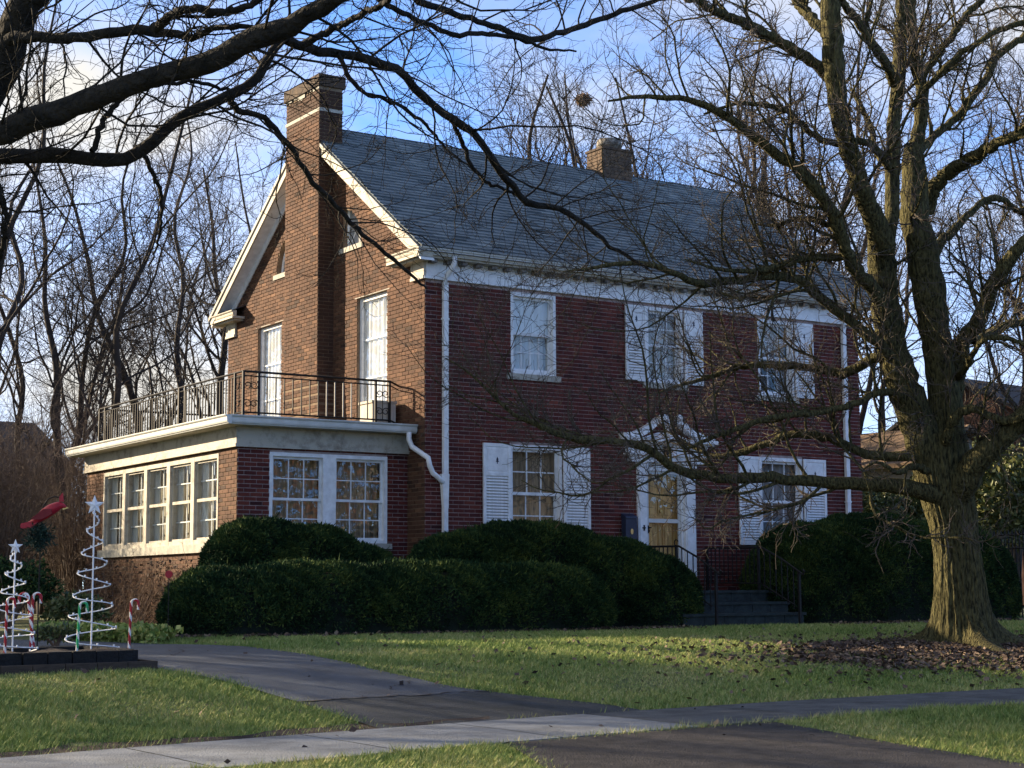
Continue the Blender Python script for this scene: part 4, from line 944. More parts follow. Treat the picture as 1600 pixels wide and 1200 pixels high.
ML = [  # stems
 ([(1476, 760), (1450, 705), (1424, 640), (1402, 575), (1390, 520), (1380, 455), (1377, 400), (1377, 362)], D, D-.5, [33, 29, 27, 26, 24, 23, 23, 22]),
 ([(1379, 385), (1370, 355), (1354, 315), (1338, 270), (1322, 220), (1311, 170), (1303, 100), (1299, 45), (1298, -10), (1296, -110)], D-.5, D-1.2, [19, 17, 15.5, 15, 15, 16, 17, 15, 14, 11]),
 ([(1386, 380), (1392, 345), (1394, 310), (1396, 220), (1398, 180), (1403, 130), (1407, 65), (1411, 0), (1416, -90)], D-.5, D+.2, [12, 11, 11.5, 11, 11, 11, 10, 9, 7]),
 ([(1478, 740), (1478, 670), (1474, 605), (1462, 530), (1455, 480), (1446, 430), (1440, 380), (1430, 345), (1430, 310), (1428, 270), (1426, 230)], D+.1, D+.5, [36, 31, 27, 23, 23, 25, 26, 23, 22, 20, 15]),
 ([(1426, 240), (1438, 195), (1440, 150), (1436, 115), (1430, 90), (1425, 45), (1425, 0), (1424, -60)], D+.5, D+1.0, [13, 11, 10, 9.5, 8, 7, 6, 5]),
 ([(1438, 125), (1450, 105), (1478, 70), (1508, 27), (1540, -5), (1580, -40)], D+.7, D+1.4, [7, 6.5, 6, 6, 5, 4]),
 ([(1446, 330), (1462, 288), (1499, 258), (1530, 240), (1555, 227), (1600, 205), (1680, 180)], D+.5, D-.8, [14, 12, 10, 9, 8.5, 8, 6]),
 ([(1458, 405), (1468, 380), (1488, 362), (1510, 337), (1535, 316), (1564, 310), (1587, 327), (1620, 345)], D+.4, D+1.6, [9, 7.5, 6, 5.5, 5, 5, 4.5, 4]),
 ([(1486, 620), (1496, 560), (1506, 528), (1525, 508), (1540, 478), (1550, 450), (1565, 425), (1582, 397), (1602, 378), (1660, 330)], D+.2, D-.6, [18, 16, 14, 13, 12, 12, 11, 10, 9, 7]),
 ([(1478, 690), (1490, 658), (1505, 642), (1522, 637), (1545, 650), (1575, 658), (1604, 650), (1660, 640)], D-.3, D-1.6, [9, 8.5, 7.5, 7, 6.5, 6.5, 6, 5]),
 ([(1490, 790), (1506, 755), (1530, 718), (1562, 684), (1602, 652), (1660, 610), (1740, 560)], D, D-1.5, [24, 22, 20, 18.5, 17, 15, 12]),
 ([(1470, 775), (1445, 770), (1415, 762), (1360, 757), (1300, 754), (1240, 750), (1180, 746), (1130, 747), (1085, 741), (1051, 730), (1020, 706), (1000, 697), (975, 691), (930, 688), (890, 685), (858, 671), (828, 658), (800, 645), (775, 622), (750, 597), (722, 575), (696, 560)], D-.2, D-1.6, [16, 14, 12.5, 11, 10.5, 9.5, 9, 9, 8.5, 8, 7.5, 7, 6.5, 6, 6, 5.5, 5, 4.2, 3.2, 2.4, 1.6, 1]),
 ([(1460, 715), (1444, 711), (1405, 714), (1360, 711), (1330, 701), (1294, 684), (1240, 678), (1204, 689), (1168, 704), (1126, 713), (1099, 707), (1070, 690), (1040, 672)], D-.2, D+1.2, [9, 8.5, 7.5, 7, 7, 7, 6.5, 6, 5.5, 4.5, 4, 2.5, 1.5]),
 ([(1425, 640), (1405, 617), (1385, 612), (1360, 617), (1340, 630), (1318, 635), (1285, 644), (1240, 648), (1204, 653), (1168, 665), (1132, 677), (1102, 689), (1075, 700)], D-.1, D-.9, [7, 6.5, 6, 5.5, 5.2, 5, 5, 5, 5, 4.5, 4.2, 3.5, 2]),
 ([(1402, 575), (1392, 555), (1360, 562), (1337, 575), (1315, 584), (1295, 580), (1245, 572), (1180, 571), (1144, 575), (1120, 587), (1090, 594), (1050, 606), (1010, 620)], D-.1, D+.6, [9, 8.5, 8, 8, 7, 6.5, 6, 5.5, 5, 4, 3, 2, 1.2]),
 ([(1393, 560), (1375, 540), (1350, 520), (1325, 500), (1300, 480), (1275, 460), (1250, 437), (1225, 432), (1203, 432), (1164, 435), (1124, 440), (1093, 443), (1072, 437), (1053, 427), (1019, 414), (980, 411), (930, 418), (880, 425)], D-.2, D-1.9, [9, 8.5, 8, 8, 7.5, 7.5, 7, 7, 6.5, 6.5, 6.5, 6, 5, 4.5, 4, 3.5, 2.5, 1.3]),
 ([(1375, 475), (1359, 443), (1339, 427), (1328, 407), (1321, 389), (1310, 355), (1299, 330), (1283, 306), (1267, 285), (1244, 262), (1218, 245), (1190, 224), (1159, 200), (1138, 185), (1110, 168), (1075, 155), (1040, 154), (1000, 150), (950, 158)], D-.4, D-2.2, [13, 12, 11, 11, 10.5, 10.5, 10, 9.5, 9, 8.5, 8, 7.5, 7, 6, 5, 4.5, 4, 3, 1.6]),
 ([(1325, 400), (1295, 402), (1261, 403), (1232, 411), (1203, 419), (1164, 424), (1120, 420), (1070, 405)], D-.7, D-1.5, [6.5, 6, 5.5, 5.5, 4.5, 3.5, 2.5, 1.3]),
 ([(1315, 365), (1295, 352), (1269, 343), (1242, 343), (1215, 352), (1180, 350)], D-.9, D-.2, [5, 4.5, 4.5, 4, 3, 1.6]),
 ([(1305, 130), (1281, 106), (1250, 84), (1208, 60), (1173, 42), (1127, 21), (1092, 3), (1040, -25)], D-.8, D-2.4, [10, 9, 8.5, 8, 7.5, 6.5, 5.5, 4]),
 ([(1300, 65), (1285, 45), (1269, 29), (1251, 9), (1235, -15), (1210, -60)], D-.9, D-.3, [10, 9, 8.5, 8, 7.5, 6]),
 ([(1396, 130), (1384, 101), (1364, 72), (1341, 34), (1319, 5), (1300, -30)], D-.2, D-1.6, [8, 7.5, 7, 6.5, 6.5, 5]),
 ([(1388, 262), (1380, 248), (1366, 231), (1348, 221), (1307, 224), (1280, 216), (1262, 204), (1236, 177), (1200, 165), (1150, 162), (1100, 178)], D-.5, D-1.9, [6.5, 6, 5.5, 5.5, 5, 5, 4.5, 4, 3.2, 2.4, 1.4]),
 ([(1424, 165), (1433, 157), (1454, 130), (1478, 105), (1499, 85), (1530, 66), (1555, 50), (1600, 34), (1660, 10)], D+.4, D-.6, [5, 5, 5, 5, 4.5, 4.5, 4.5, 4, 3]),
 ([(1432, 240), (1442, 230), (1465, 209), (1499, 180), (1521, 148), (1544, 117), (1555, 90), (1577, 74), (1600, 56), (1650, 20)], D+.4, D+1.8, [7, 6.5, 6.5, 6.5, 6.5, 6.5, 6, 5.5, 5, 4]),
 ([(1520, 532), (1537, 527), (1555, 517), (1575, 506), (1602, 503), (1660, 490)], D, D+1.0, [7, 6.5, 6.5, 6, 6, 5]),
 ([(1497, 590), (1510, 575), (1525, 545), (1545, 528), (1580, 530), (1620, 545)], D, D-1.3, [5, 5, 4.5, 4.5, 4, 3]),
 ([(1392, 265), (1370, 240), (1362, 200), (1345, 165), (1330, 140)], D-.4, D+.8, [5, 4.5, 4.2, 4, 3]),
 ([(1448, 735), (1425, 728), (1405, 738), (1390, 733), (1370, 722), (1345, 735)], D-.4, D-1.0, [6, 5.5, 5, 4, 2.6, 1.5]),
]
limbs = [px_limb(p, a, b, r, wob=.22, seed=i) for i, (p, a, b, r) in enumerate(ML)]
LP, LR = limbs_to_arrays(limbs, 40)
stems = [0, 1, 2, 3, 4]
rough = RNG.normal(size=LP.shape)*.010; rough[:, 0] = 0; LPj = LP+rough*np.minimum(1, LR/.05)[..., None]
Vl, Fl = merge([tube_arrays(LPj[stems], LR[stems]*(1+RNG.normal(size=LR[stems].shape)*.035), 14)]); child_at('stem', np_mesh('stem', Vl, Fl, smooth=True), MT['bark_moss'], maple)
others = [i for i in range(len(ML)) if i not in stems]
for i in others:
    Vl, Fl = tube_arrays(LPj[i:i+1], LR[i:i+1]*(1+RNG.normal(size=(1, 40))*.05), 10); child_at('limb', np_mesh('limb', Vl, Fl, smooth=True), MT['bark_moss'], maple)
def crown(rng, LP, LR, d1, d2, d3, l1=(.35, .9), up1=.25, up2=.12, thin=1.0, tw=(.25, .6), rm1=.024, lmax=3.2, dscale=1.0):
    pl = plen_of(LP)
    c1 = np.maximum(1, (pl*d1*np.where(LR[:, 20] > .09, .38, 1)*dscale).astype(int))
    A, Ar = grow(rng, LP, LR, c1, 12, lambda p, t, r, g: g.uniform(*l1, len(p))*np.minimum(lmax, .6+p*.42*(1.15-t*.6)), (32, 76), .15, up1, .42, .0055*thin, tlo=.14, rmax=rm1, tip=.28)
    # limb ends carry on as finer wood
    B, Br = grow(rng, A, Ar, np.maximum(2, (plen_of(A)*d2).astype(int)), 8, lambda p, t, r, g: g.uniform(.3, .75, len(p))*np.minimum(1.0, p*.62)*(1.2-t*.5), (30, 70), .2, up2, .62, .0042*thin, tlo=.15, tip=.45)
    Cc, Cr = grow(rng, B, Br, np.maximum(1, (plen_of(B)*d3).astype(int)), 5, lambda p, t, r, g: g.uniform(*tw, len(p))*np.minimum(.75, p*.75+.08), (25, 65), .24, up2, .72, .0034*thin, tlo=.1, tip=.6)
    return A, Ar, B, Br, Cc, Cr
rgm = np.random.default_rng(5)
sel = np.array([i for i in range(len(ML))])
LPx = LP[sel].copy(); LRx = LR[sel]
A, Ar, B, Br, Cc, Cr = crown(rgm, LPx, LRx, 5.0, 9.2, 11.0, l1=(.35, 1.05), thin=.88, tw=(.25, .7), up1=.24, up2=.10, dscale=np.where(np.isin(np.arange(len(ML)), [11, 12, 13, 14]), .78, 1.0))
# keep the trunk's lower stems clear of low sprouts
child_at('branches', twig_mesh('branches', [(A, Ar)], [5], MT['bark_moss']), None, maple)['kind'] = 'stuff'
child_at('twigs', twig_mesh('twigs', [(B, Br), (Cc, Cr)], [4, 3], MT['bark']), None, maple)['kind'] = 'stuff'
N_TWIG = [len(A), len(B), len(Cc)]

# ---- the street tree at the left: its trunk stands outside the picture, its limbs reach across the top
d = 10.6
FT = [
 ([(42, 700), (44, 300), (44, 130), (44, 0), (50, -120), (70, -300)], d-.1, d+.2, [60, 42, 30, 25, 23, 18]),
 ([(-330, 430), (-160, 270), (-60, 222), (0, 206), (70, 182), (130, 160), (210, 130), (270, 112), (315, 101), (385, 68), (455, 40), (500, 12), (540, -15), (620, -70)], d, d-.8, [34, 26, 21, 19, 20, 20, 20, 17, 16, 17, 18, 15, 13, 9]),
 ([(-330, 500), (-160, 300), (-60, 250), (0, 245), (70, 242), (140, 246), (189, 249), (224, 234), (252, 210), (287, 182), (332, 160), (378, 140), (402, 119), (413, 98), (430, 77), (452, 55), (490, 20), (530, -30)], d+.3, d+1.2, [26, 19, 15, 14, 13, 13, 13, 12.5, 11.5, 11, 10, 9, 8.5, 8, 7.5, 7, 6, 5]),
 ([(75, -40), (42, 0), (22, 50), (10, 100), (-25, 150), (-120, 250)], d+.5, d+.6, [23, 24, 25, 22, 22, 24]),
 ([(14, 62), (35, 57), (70, 58), (105, 59), (140, 56), (175, 51), (224, 47), (255, 51), (280, 55), (306, 59), (318, 52), (336, 44), (385, 42), (430, 48)], d+.5, d-.3, [10, 9, 8.5, 8.5, 8.5, 8.5, 8.5, 7.5, 6.5, 5.5, 5, 4.5, 4, 2]),
 ([(240, 46), (254, 36), (273, 21), (298, 13), (325, 17), (350, 19), (378, 12), (402, 3), (440, -15)], d+.1, d-.5, [8, 7.5, 7, 6.5, 6, 6, 5.5, 5, 4]),
 ([(146, 236), (150, 215), (160, 190), (182, 163), (210, 143), (235, 135), (262, 130), (315, 131), (352, 140), (400, 150)], d+.4, d+1.0, [5, 4.5, 4.5, 4, 3.8, 3.5, 3.2, 3, 2.4, 1.3]),
 ([(446, 62), (470, 70), (490, 77), (520, 82), (552, 89), (601, 101), (633, 119), (657, 147), (685, 171), (717, 192), (745, 213), (762, 240), (780, 269), (804, 294), (825, 317), (867, 325), (902, 343), (934, 367), (955, 388), (985, 403), (1020, 425)], d+.9, d+3.6, [8, 8, 7.5, 7.5, 7.5, 7, 7, 6.5, 6.5, 6, 6, 6, 5.5, 5.5, 5, 4.5, 4, 3.5, 3, 2.3, 1.3]),
 ([(360, 150), (371, 172), (395, 178), (413, 184), (437, 210), (465, 245), (490, 287), (525, 322), (560, 360), (600, 393), (649, 436), (668, 452)], d+.9, d+2.4, [5.5, 5, 4.8, 4.6, 4.5, 4.4, 4.2, 4, 3.6, 3.2, 2.5, 1.4]),
 ([(600, -40), (630, -14), (657, 2), (690, 14), (717, 25), (750, 34), (780, 45), (829, 62), (885, 49), (920, 37), (955, 24), (1007, 7), (1060, -15)], d+1.6, d+3.4, [6, 5.5, 5.5, 5, 5, 5, 5, 5, 4.5, 4.2, 4, 3.5, 2.5]),
 ([(560, -20), (610, 10), (650, 31), (682, 45), (717, 54), (762, 52), (808, 60), (850, 75), (900, 80)], d+1.2, d+2.5, [5, 4.6, 4.4, 4.2, 4, 3.8, 3.4, 2.4, 1.4]),
 ([(470, 72), (520, 45), (560, 25), (600, 5), (640, -25)], d+.8, d+.2, [6, 5.5, 5, 4.5, 4]),
 ([(224, 240), (238, 268), (250, 300), (252, 345), (243, 390), (230, 420)], d+.6, d+1.6, [4, 3.6, 3.2, 2.8, 2, 1.2]),
 ([(-20, 262), (0, 300), (9, 340), (4, 385), (-10, 430)], d+.2, d+.6, [6, 5, 4.5, 4, 3]),
 ([(700, 182), (720, 215), (735, 255), (760, 285), (800, 300), (830, 320)], d+2.0, d+3.0, [4, 3.6, 3, 2.6, 2, 1.2]),
 ([(530, 86), (545, 120), (572, 145), (612, 160), (660, 190), (700, 235), (735, 262)], d+1.2, d+2.0, [4, 3.6, 3.3, 3, 2.6, 2, 1.2]),
]
limbs = [px_limb(p, a, b, r, wob=.1, seed=50+i) for i, (p, a, b, r) in enumerate(FT)]
FP, FR = limbs_to_arrays(limbs, 40)
fb = np.array([*(at(-420, 700, d+.2)[:2]), 0]); fb[2] = tz(fb[0], fb[1])
sycamore = thing('street_tree', 'bare street tree at the left whose dark limbs cross the top of the view', 'tree', tuple(fb))
hub = at(-360, 470, d+.2)
tp = smooth_path([fb+[0, 0, -.2], fb+[0, 0, .4], fb*.5+hub*.5, hub, hub+[-.1, .2, 1.0], hub+[.2, .4, 2.4]], 30)
Vt, Ft = tube_arrays(tp[None], np.interp(np.linspace(0, 1, 30), [0, .12, .5, .8, 1], [.52, .36, .30, .27, .2])[None], 20)
child_at('trunk', np_mesh('trunk', Vt, Ft, smooth=True), MT['bark_dark'], sycamore)
# the two upright limbs spring from the fork outside the view
FP[0] = smooth_path([hub+[0, 0, .3], hub*.6+np.array(limbs[3][0][-1])*.4, *limbs[3][0][::-1], at(110, -220, d+.3)], 40); FR[0] = np.linspace(.17, .07, 40)
jit = RNG.normal(size=FP.shape)*.006
for i in range(len(FT)):
    if i == 3: continue
    Vl, Fl = tube_arrays((FP+jit)[i:i+1], FR[i:i+1]*(1+RNG.normal(size=(1, 40))*.045), 12); child_at('limb', np_mesh('limb', Vl, Fl, smooth=True), MT['bark_dark'], sycamore)
keep = [i for i in range(len(FT)) if i != 3]
A, Ar, B, Br, Cc, Cr = crown(np.random.default_rng(9), FP[keep], FR[keep]*.8, 5.5, 8.5, 10.0, l1=(.3, .95), up1=.05, up2=.04, thin=.58, tw=(.15, .5), rm1=.010, lmax=2.2)
child_at('branches', twig_mesh('branches', [(A, Ar)], [5], MT['bark_dark']), None, sycamore)['kind'] = 'stuff'
child_at('twigs', twig_mesh('twigs', [(B, Br), (Cc, Cr)], [4, 3], MT['bark_dark']), None, sycamore)['kind'] = 'stuff'

# ---- trees behind the house and along the side, grown once per kind and set out one by one
def tree_kind(seed, H, stems, spread, dens=1.0):
    rg = np.random.default_rng(seed); S = []
    for s in range(stems):
        a = 2*math.pi*s/stems+rg.uniform(-.4, .4); lean = spread*rg.uniform(.6, 1.2) if stems > 1 else spread*.4
        hh = H*rg.uniform(.8, 1.0); P = []
        for t in np.linspace(0, 1, 9):
            o = lean*(t**1.25)*hh*.42; P.append((math.cos(a)*o+rg.normal()*.12*t*2, math.sin(a)*o+rg.normal()*.12*t*2, hh*t))
        r0 = H*.0105*rg.uniform(.8, 1.1)*(1.25 if stems == 1 else .85); S.append((P, list(r0*np.linspace(1, .16, 9))))
    P0, R0 = limbs_to_arrays(S, 26)
    c1 = np.full(len(P0), int(13*dens*(1.4 if stems == 1 else .8)))
    P1, R1 = grow(rg, P0, R0, c1, 16, lambda p, t, r, g: p*g.uniform(.28, .55, len(p))*(1.12-t*.72), (30, 68), .13, .26, .5, .018, tlo=.2, thi=.97, tip=.2)
    P2, R2 = grow(rg, P1, R1, np.maximum(2, (plen_of(P1)*2.1*dens).astype(int)), 9, lambda p, t, r, g: p*g.uniform(.22, .55, len(p))*(1.15-t*.6), (28, 66), .17, .16, .55, .011, tlo=.12, tip=.35)
    P3, R3 = grow(rg, P2, R2, np.maximum(2, (plen_of(P2)*3.2*dens).astype(int)), 6, lambda p, t, r, g: np.minimum(1.3, p*g.uniform(.35, .8, len(p))), (26, 66), .2, .1, .6, .0068, tlo=.1, tip=.5)
    P4, R4 = grow(rg, P3, R3, np.maximum(1, (plen_of(P3)*3.3*dens).astype(int)), 4, lambda p, t, r, g: g.uniform(.2, .6, len(p)), (22, 60), .18, .1, .7, .0055, tlo=.15, tip=.7)
    tr = twig_mesh('trunk', [(P0, R0), (P1, R1)], [10, 6], MT['far_bark']); cr = twig_mesh('crown', [(P2, R2), (P3, R3), (P4, R4)], [4, 3, 3], MT['far_bark'])
    return tr, cr, (len(P1), len(P2), len(P3), len(P4))
KINDS = [tree_kind(21, 15, 1, .55), tree_kind(22, 14, 3, .75), tree_kind(23, 16, 2, .6), tree_kind(24, 11, 4, .9, .9)]
BG = [  # photograph x of the foot, depth, kind, scale, turn, lean in degrees, label
 (66, 44, 1, .95, .4, 2, 'bare multi-stemmed tree left of the sunroom above the brown thicket'),
 (108, 40, 2, .92, 1.9, 4, 'bare tree with two leaning stems nearest the sunroom corner'),
 (292, 46, 2, .98, 3.4, -7, 'bare tree leaning left behind the middle of the roof railing'),
 (360, 50, 0, 1.0, .9, -3, 'bare tree close behind the rear corner of the gable'),
 (200, 62, 3, 1.25, 4.0, 0, 'bare distant tree between the thicket and the leaning tree'),
 (470, 62, 2, 1.15, 5.1, 0, 'bare tree whose top shows left of the big chimney'),
 (610, 58, 1, 1.05, 1.2, 0, 'bare tree whose twigs show above the roof just right of the big chimney'),
 (760, 64, 3, 1.55, 2.9, 0, 'bare bushy tree top over the middle of the roof ridge'),
 (965, 48, 0, 1.15, .2, -8, 'bare tree with trunk leaning left beside the ridge chimney'),
 (1085, 46, 1, 1.15, 2.6, 3, 'bare forked tree rising behind the right end of the ridge'),
 (1030, 57, 2, 1.2, 5.5, 0, 'bare tree behind the ridge between the chimney and the forked tree'),
 (1246, 44, 2, 1.05, 1.0, 4, 'bare tree with thick trunk beside the right roof slope'),
 (1190, 56, 0, 1.2, 3.9, 0, 'bare tall tree behind the right gable slope'),
 (1330, 58, 3, 1.5, 4.4, 0, 'bare bushy tree seen between the house and the maple trunk'),
 (1580, 46, 0, 1.1, 5.9, 3, 'bare tree with pale trunk right of the maple'),
 (875, 53, 0, 1.25, 2.0, 4, 'bare tree just left of the ridge chimney, farther back'),
 (1150, 50, 3, 1.6, .8, 0, 'bare bushy tree above the right end of the ridge'),
 (1690, 44, 2, 1.05, .7, -4, 'bare tree at the right edge whose boughs reach into view'),
 (-70, 40, 1, 1.1, 3.0, 3, 'bare tree outside the left edge whose twigs reach into view'),
]
def bare_tree(px, dep, kd, sc, turn, lean, label):
    p = at(px, 925, dep); z = tz(p[0], p[1])
    t = thing('bare_tree', label, 'tree', (p[0], p[1], z-.1), turn, 'bare trees behind and beside the house'); t.scale = (sc,)*3
    ax = Vector((_fw[0], _fw[1], 0)).normalized()      # leaning sideways across the line of sight
    t.rotation_euler = (Matrix.Rotation(R(lean), 3, ax) @ Matrix.Rotation(turn, 3, 'Z')).to_euler()
    for me, nm in ((KINDS[kd][0], 'trunk'), (KINDS[kd][1], 'crown')):
        o = bpy.data.objects.new(nm, me); COL.objects.link(o); o.parent = t
    return t
for b_ in BG: bare_tree(*b_)
for x, y, kd, sc, tn_, lb in ((-16.5, 8.5, 3, 1.3, .5, 'unseen bare tree added to filter sun on the lawn, nearest the driveway'), (-20, 12.5, 1, 1.15, 1.5, 'unseen bare tree added to filter sun on the lawn, before the next door house'), (-23.5, 7, 3, 1.35, 3.2, 'unseen bare bushy tree added to filter sun on the lawn, farthest left'), (-13.2, 4.5, 3, .8, 4.0, 'small unseen bushy tree added to filter sun on the lawn, beside the driveway')):  # unseen trees, added so their twigs thin the sun on the lawn
    t_ = thing('bare_tree', lb, 'tree', (x, y, tz(x, y)-.1), tn_, 'bare trees behind and beside the house'); t_.scale = (sc,)*3
    for me, nm in ((KINDS[kd][0], 'trunk'), (KINDS[kd][1], 'crown')):
        o = bpy.data.objects.new(nm, me); COL.objects.link(o); o.parent = t_
def pine(label, x, y, h, cb, r, seed):
    rg = np.random.default_rng(seed); z0 = tz(x, y); t = thing('shade_pine', label, 'tree', (x, y, z0), 0, 'pines added out of view to shade the lawn')
    V, F = tube_arrays(smooth_path([(0, 0, -.1), (.1, .05, h*.5), (0, .1, h*.97)], 14)[None], np.linspace(.24, .05, 14)[None], 10); link('trunk', np_mesh('trunk', V, F, smooth=True), MT['bark'], t)
    n = 70; zz = rg.uniform(cb, h*.96, n); az = rg.uniform(0, 6.28, n); ln = r*np.sqrt(np.clip(1-((zz-cb)/(h-cb))**1.4, .08, 1))*rg.uniform(.6, 1.05, n)
    B = np.stack([np.stack([np.cos(az)*ln*q, np.sin(az)*ln*q, zz+.22*ln*q*q], -1) for q in np.linspace(0, 1, 7)], 1)
    link('boughs', twig_mesh('boughs', [(B, np.repeat(np.linspace(.035, .01, 7)[None], n, 0))], [5], MT['bark']), None, t)
    q = rg.uniform(.2, 1, (n, 110)); k = np.repeat(np.arange(n), 110); qq = q.ravel()*6; i0 = np.minimum(qq.astype(int), 5); f = (qq-i0)[:, None]
    P = B[k, i0]*(1-f)+B[k, i0+1]*f+rg.normal(0, .16, (len(k), 3)); V, F, _ = sprays(rg, P, np.tile([[0, 0, .6]], (len(P), 1)), .38, .035, 4, lean=1.0); link('needles', np_mesh('needles', V, F, np.clip(rg.normal(.5, .2, len(F)), 0, 1)), MT['yew'], t)
SHADE_PINES = [('tall high crowned pine out of view left of the driveway, nearest the sunroom', -11.6, 9.5, 13.2, 7.6, 3.3, 1), ('tall high crowned pine out of view left of the driveway, next door side', -15.6, 8.8, 13.0, 7.4, 3.2, 2)]  # added out of view; high crowns shade only the near lawn
# squirrel nest high in the leaning tree
pn = at(912, 156, 47.5); rgn = np.random.default_rng(3)
nd = unit(rgn.normal(size=(420, 3))); c0_ = pn+nd*rgn.uniform(.05, .19, (420, 1))*np.array([1, 1, .8]); dd = unit(rgn.normal(size=(420, 3)))*.13
link('squirrel_nest', twig_mesh('squirrel_nest', [(np.stack([c0_-dd, c0_, c0_+dd*.8], 1), np.full((420, 3), .012))], [3], MT['twig']), None, label='ball of dead leaves and twigs lodged in a bare tree above the ridge', cat='nest')

# ------------------------------------------------------------------ clipped yews
def lumps_surface(rng, lumps, n_per):
    pts, nor = [], []
    for li, (cx, cy, a, b, h, z0) in enumerate(lumps):
        area = 2*math.pi*math.sqrt((a*a+b*b)/2)*h*.8+math.pi*a*b; K = int(area*n_per)
        az = rng.uniform(0, 2*np.pi, K); v = rng.uniform(0, 1, K); el = np.arcsin(v**.8)
        e = 2/2.7
        cu = np.sign(np.cos(az))*np.abs(np.cos(az))**e; su = np.sign(np.sin(az))*np.abs(np.sin(az))**e
        ce = np.cos(el)**e; se = np.sin(el)**e
        P = np.stack([a*ce*cu, b*ce*su, h*se], -1)
        Nn = unit(np.stack([P[:, 0]/a**2, P[:, 1]/b**2, P[:, 2]/h**2], -1))
        bump = .03*np.sin(P[:, 0]*5.1+li*2)*np.sin(P[:, 1]*6.3+1)*np.sin(P[:, 2]*5.7+li)+.022*np.sin(P[:, 0]*11+P[:, 2]*9)*np.sin(P[:, 1]*13+li)
        tuck = -.16*np.exp(-P[:, 2]/.12)
        P = P+Nn*(bump+tuck)[:, None]+Nn*rng.normal(size=(K, 1))*.016
        P += np.array([cx, cy, z0])
        ok = np.ones(K, bool)
        for lj, (cx2, cy2, a2, b2, h2, z2) in enumerate(lumps):
            if lj != li: ok &= (np.abs((P[:, 0]-cx2)/a2)**2.7+np.abs((P[:, 1]-cy2)/b2)**2.7+np.abs((P[:, 2]-z2)/h2)**2.7) > .93
        pts.append(P[ok]); nor.append(Nn[ok])
    return np.concatenate(pts), np.concatenate(nor)
def sprays(rng, P, Nn, length, width, blades, lean=.9, up=.25):
    K = len(P)*blades; idx = np.repeat(np.arange(len(P)), blades)
    d = unit(Nn[idx]*1.0+rng.normal(size=(K, 3))*lean+np.array([0, 0, up])); s = unit(np.cross(d, rng.normal(size=(K, 3))))
    Ln = length*rng.uniform(.5, 1.25, (K, 1)); Wd = width*rng.uniform(.6, 1.3, (K, 1)); o = P[idx]
    V = np.stack([o-s*Wd*.5, o+d*Ln*.55+s*Wd*.75, o+d*Ln, o+d*Ln*.5-s*Wd*.75], 1).reshape(-1, 3)
    F = np.arange(K*4).reshape(-1, 4); return V, F, idx
def yew(label, lumps, seed, dens=2200):
    rg = np.random.default_rng(seed); cx = np.mean([l[0] for l in lumps]); cy = np.mean([l[1] for l in lumps])
    lumps = [(l[0], l[1], l[2], l[3], l[4]-tz(l[0], l[1]), tz(l[0], l[1])) for l in lumps]
    t = thing('yew_hedge', label, 'hedge', (cx, cy, tz(cx, cy)), 0, 'clipped yews along the house front')
    mb = MB()
    for (x, y, a, b, h, z0) in lumps:
        rows = []
        for el in np.linspace(0, math.pi/2, 9):
            row = []
            for k_ in range(29):
                az = 2*math.pi*k_/28; e = 2/2.7; ce = math.cos(el)**e if math.cos(el) > 1e-9 else 0
                row.append((x+.9*a*ce*math.copysign(abs(math.cos(az))**e, math.cos(az)), y+.9*b*ce*math.copysign(abs(math.sin(az))**e, math.sin(az)), z0-.05+.94*h*math.sin(el)**e))
            rows.append(row)
        mb.sheet(rows)
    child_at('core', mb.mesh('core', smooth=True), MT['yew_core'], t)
    P, Nn = lumps_surface(rg, lumps, dens)
    V, F, idx = sprays(rg, P, Nn, .068, .012, 3)
    stray = rg.integers(0, len(P), 420); V2, F2, _ = sprays(rg, P[stray], Nn[stray], .17, .010, 1, lean=.5, up=.5)
    child_at('stray_shoots', np_mesh('stray_shoots', V2, F2, np.clip(rg.normal(.7, .25, len(F2)), 0, 1)), MT['yew'], t)['kind'] = 'stuff'
    patch = .46+.2*np.sin(P[:, 0]*3.1+seed)*np.sin(P[:, 2]*4+1)+.22*np.sin(P[:, 0]*11+P[:, 1]*9)*np.sin(P[:, 2]*13+P[:, 0]*5)
    tn = np.clip(patch[idx]+rg.normal(size=len(F))*.22, 0, 1)
    child_at('foliage', np_mesh('foliage', V, F, tn), MT['yew'], t); return t
yew('rounded yew in front of the sunroom window, lit at its left end', [(-3.05, -.28, .95, .62, 1.62), (-2.35, -.30, 1.25, .62, 1.54), (-1.6, -.32, 1.05, .55, 1.26)], 1)
yew('long low yew nearest the driveway, front of the row', [(-4.25, -2.0, .95, .74, .86), (-3.0, -2.0, 1.5, .82, .94), (-1.2, -2.03, 1.9, .84, .95), (.55, -2.05, 1.5, .82, .92)], 2)
yew('broad domed yew under the left ground floor window', [(.25, -1.0, 1.2, .74, 1.46), (1.35, -1.05, 1.75, .86, 1.62), (2.5, -1.2, 1.55, .88, 1.38), (3.25, -1.6, .9, .75, 1.10)], 3)
yew('tall rounded yew right of the front steps', [(7.25, -1.25, 1.25, .95, 1.70), (8.7, -1.3, 1.9, 1.05, 1.88), (10.4, -1.25, 1.8, 1.0, 1.76)], 4)

for p_ in SHADE_PINES: pine(*p_)
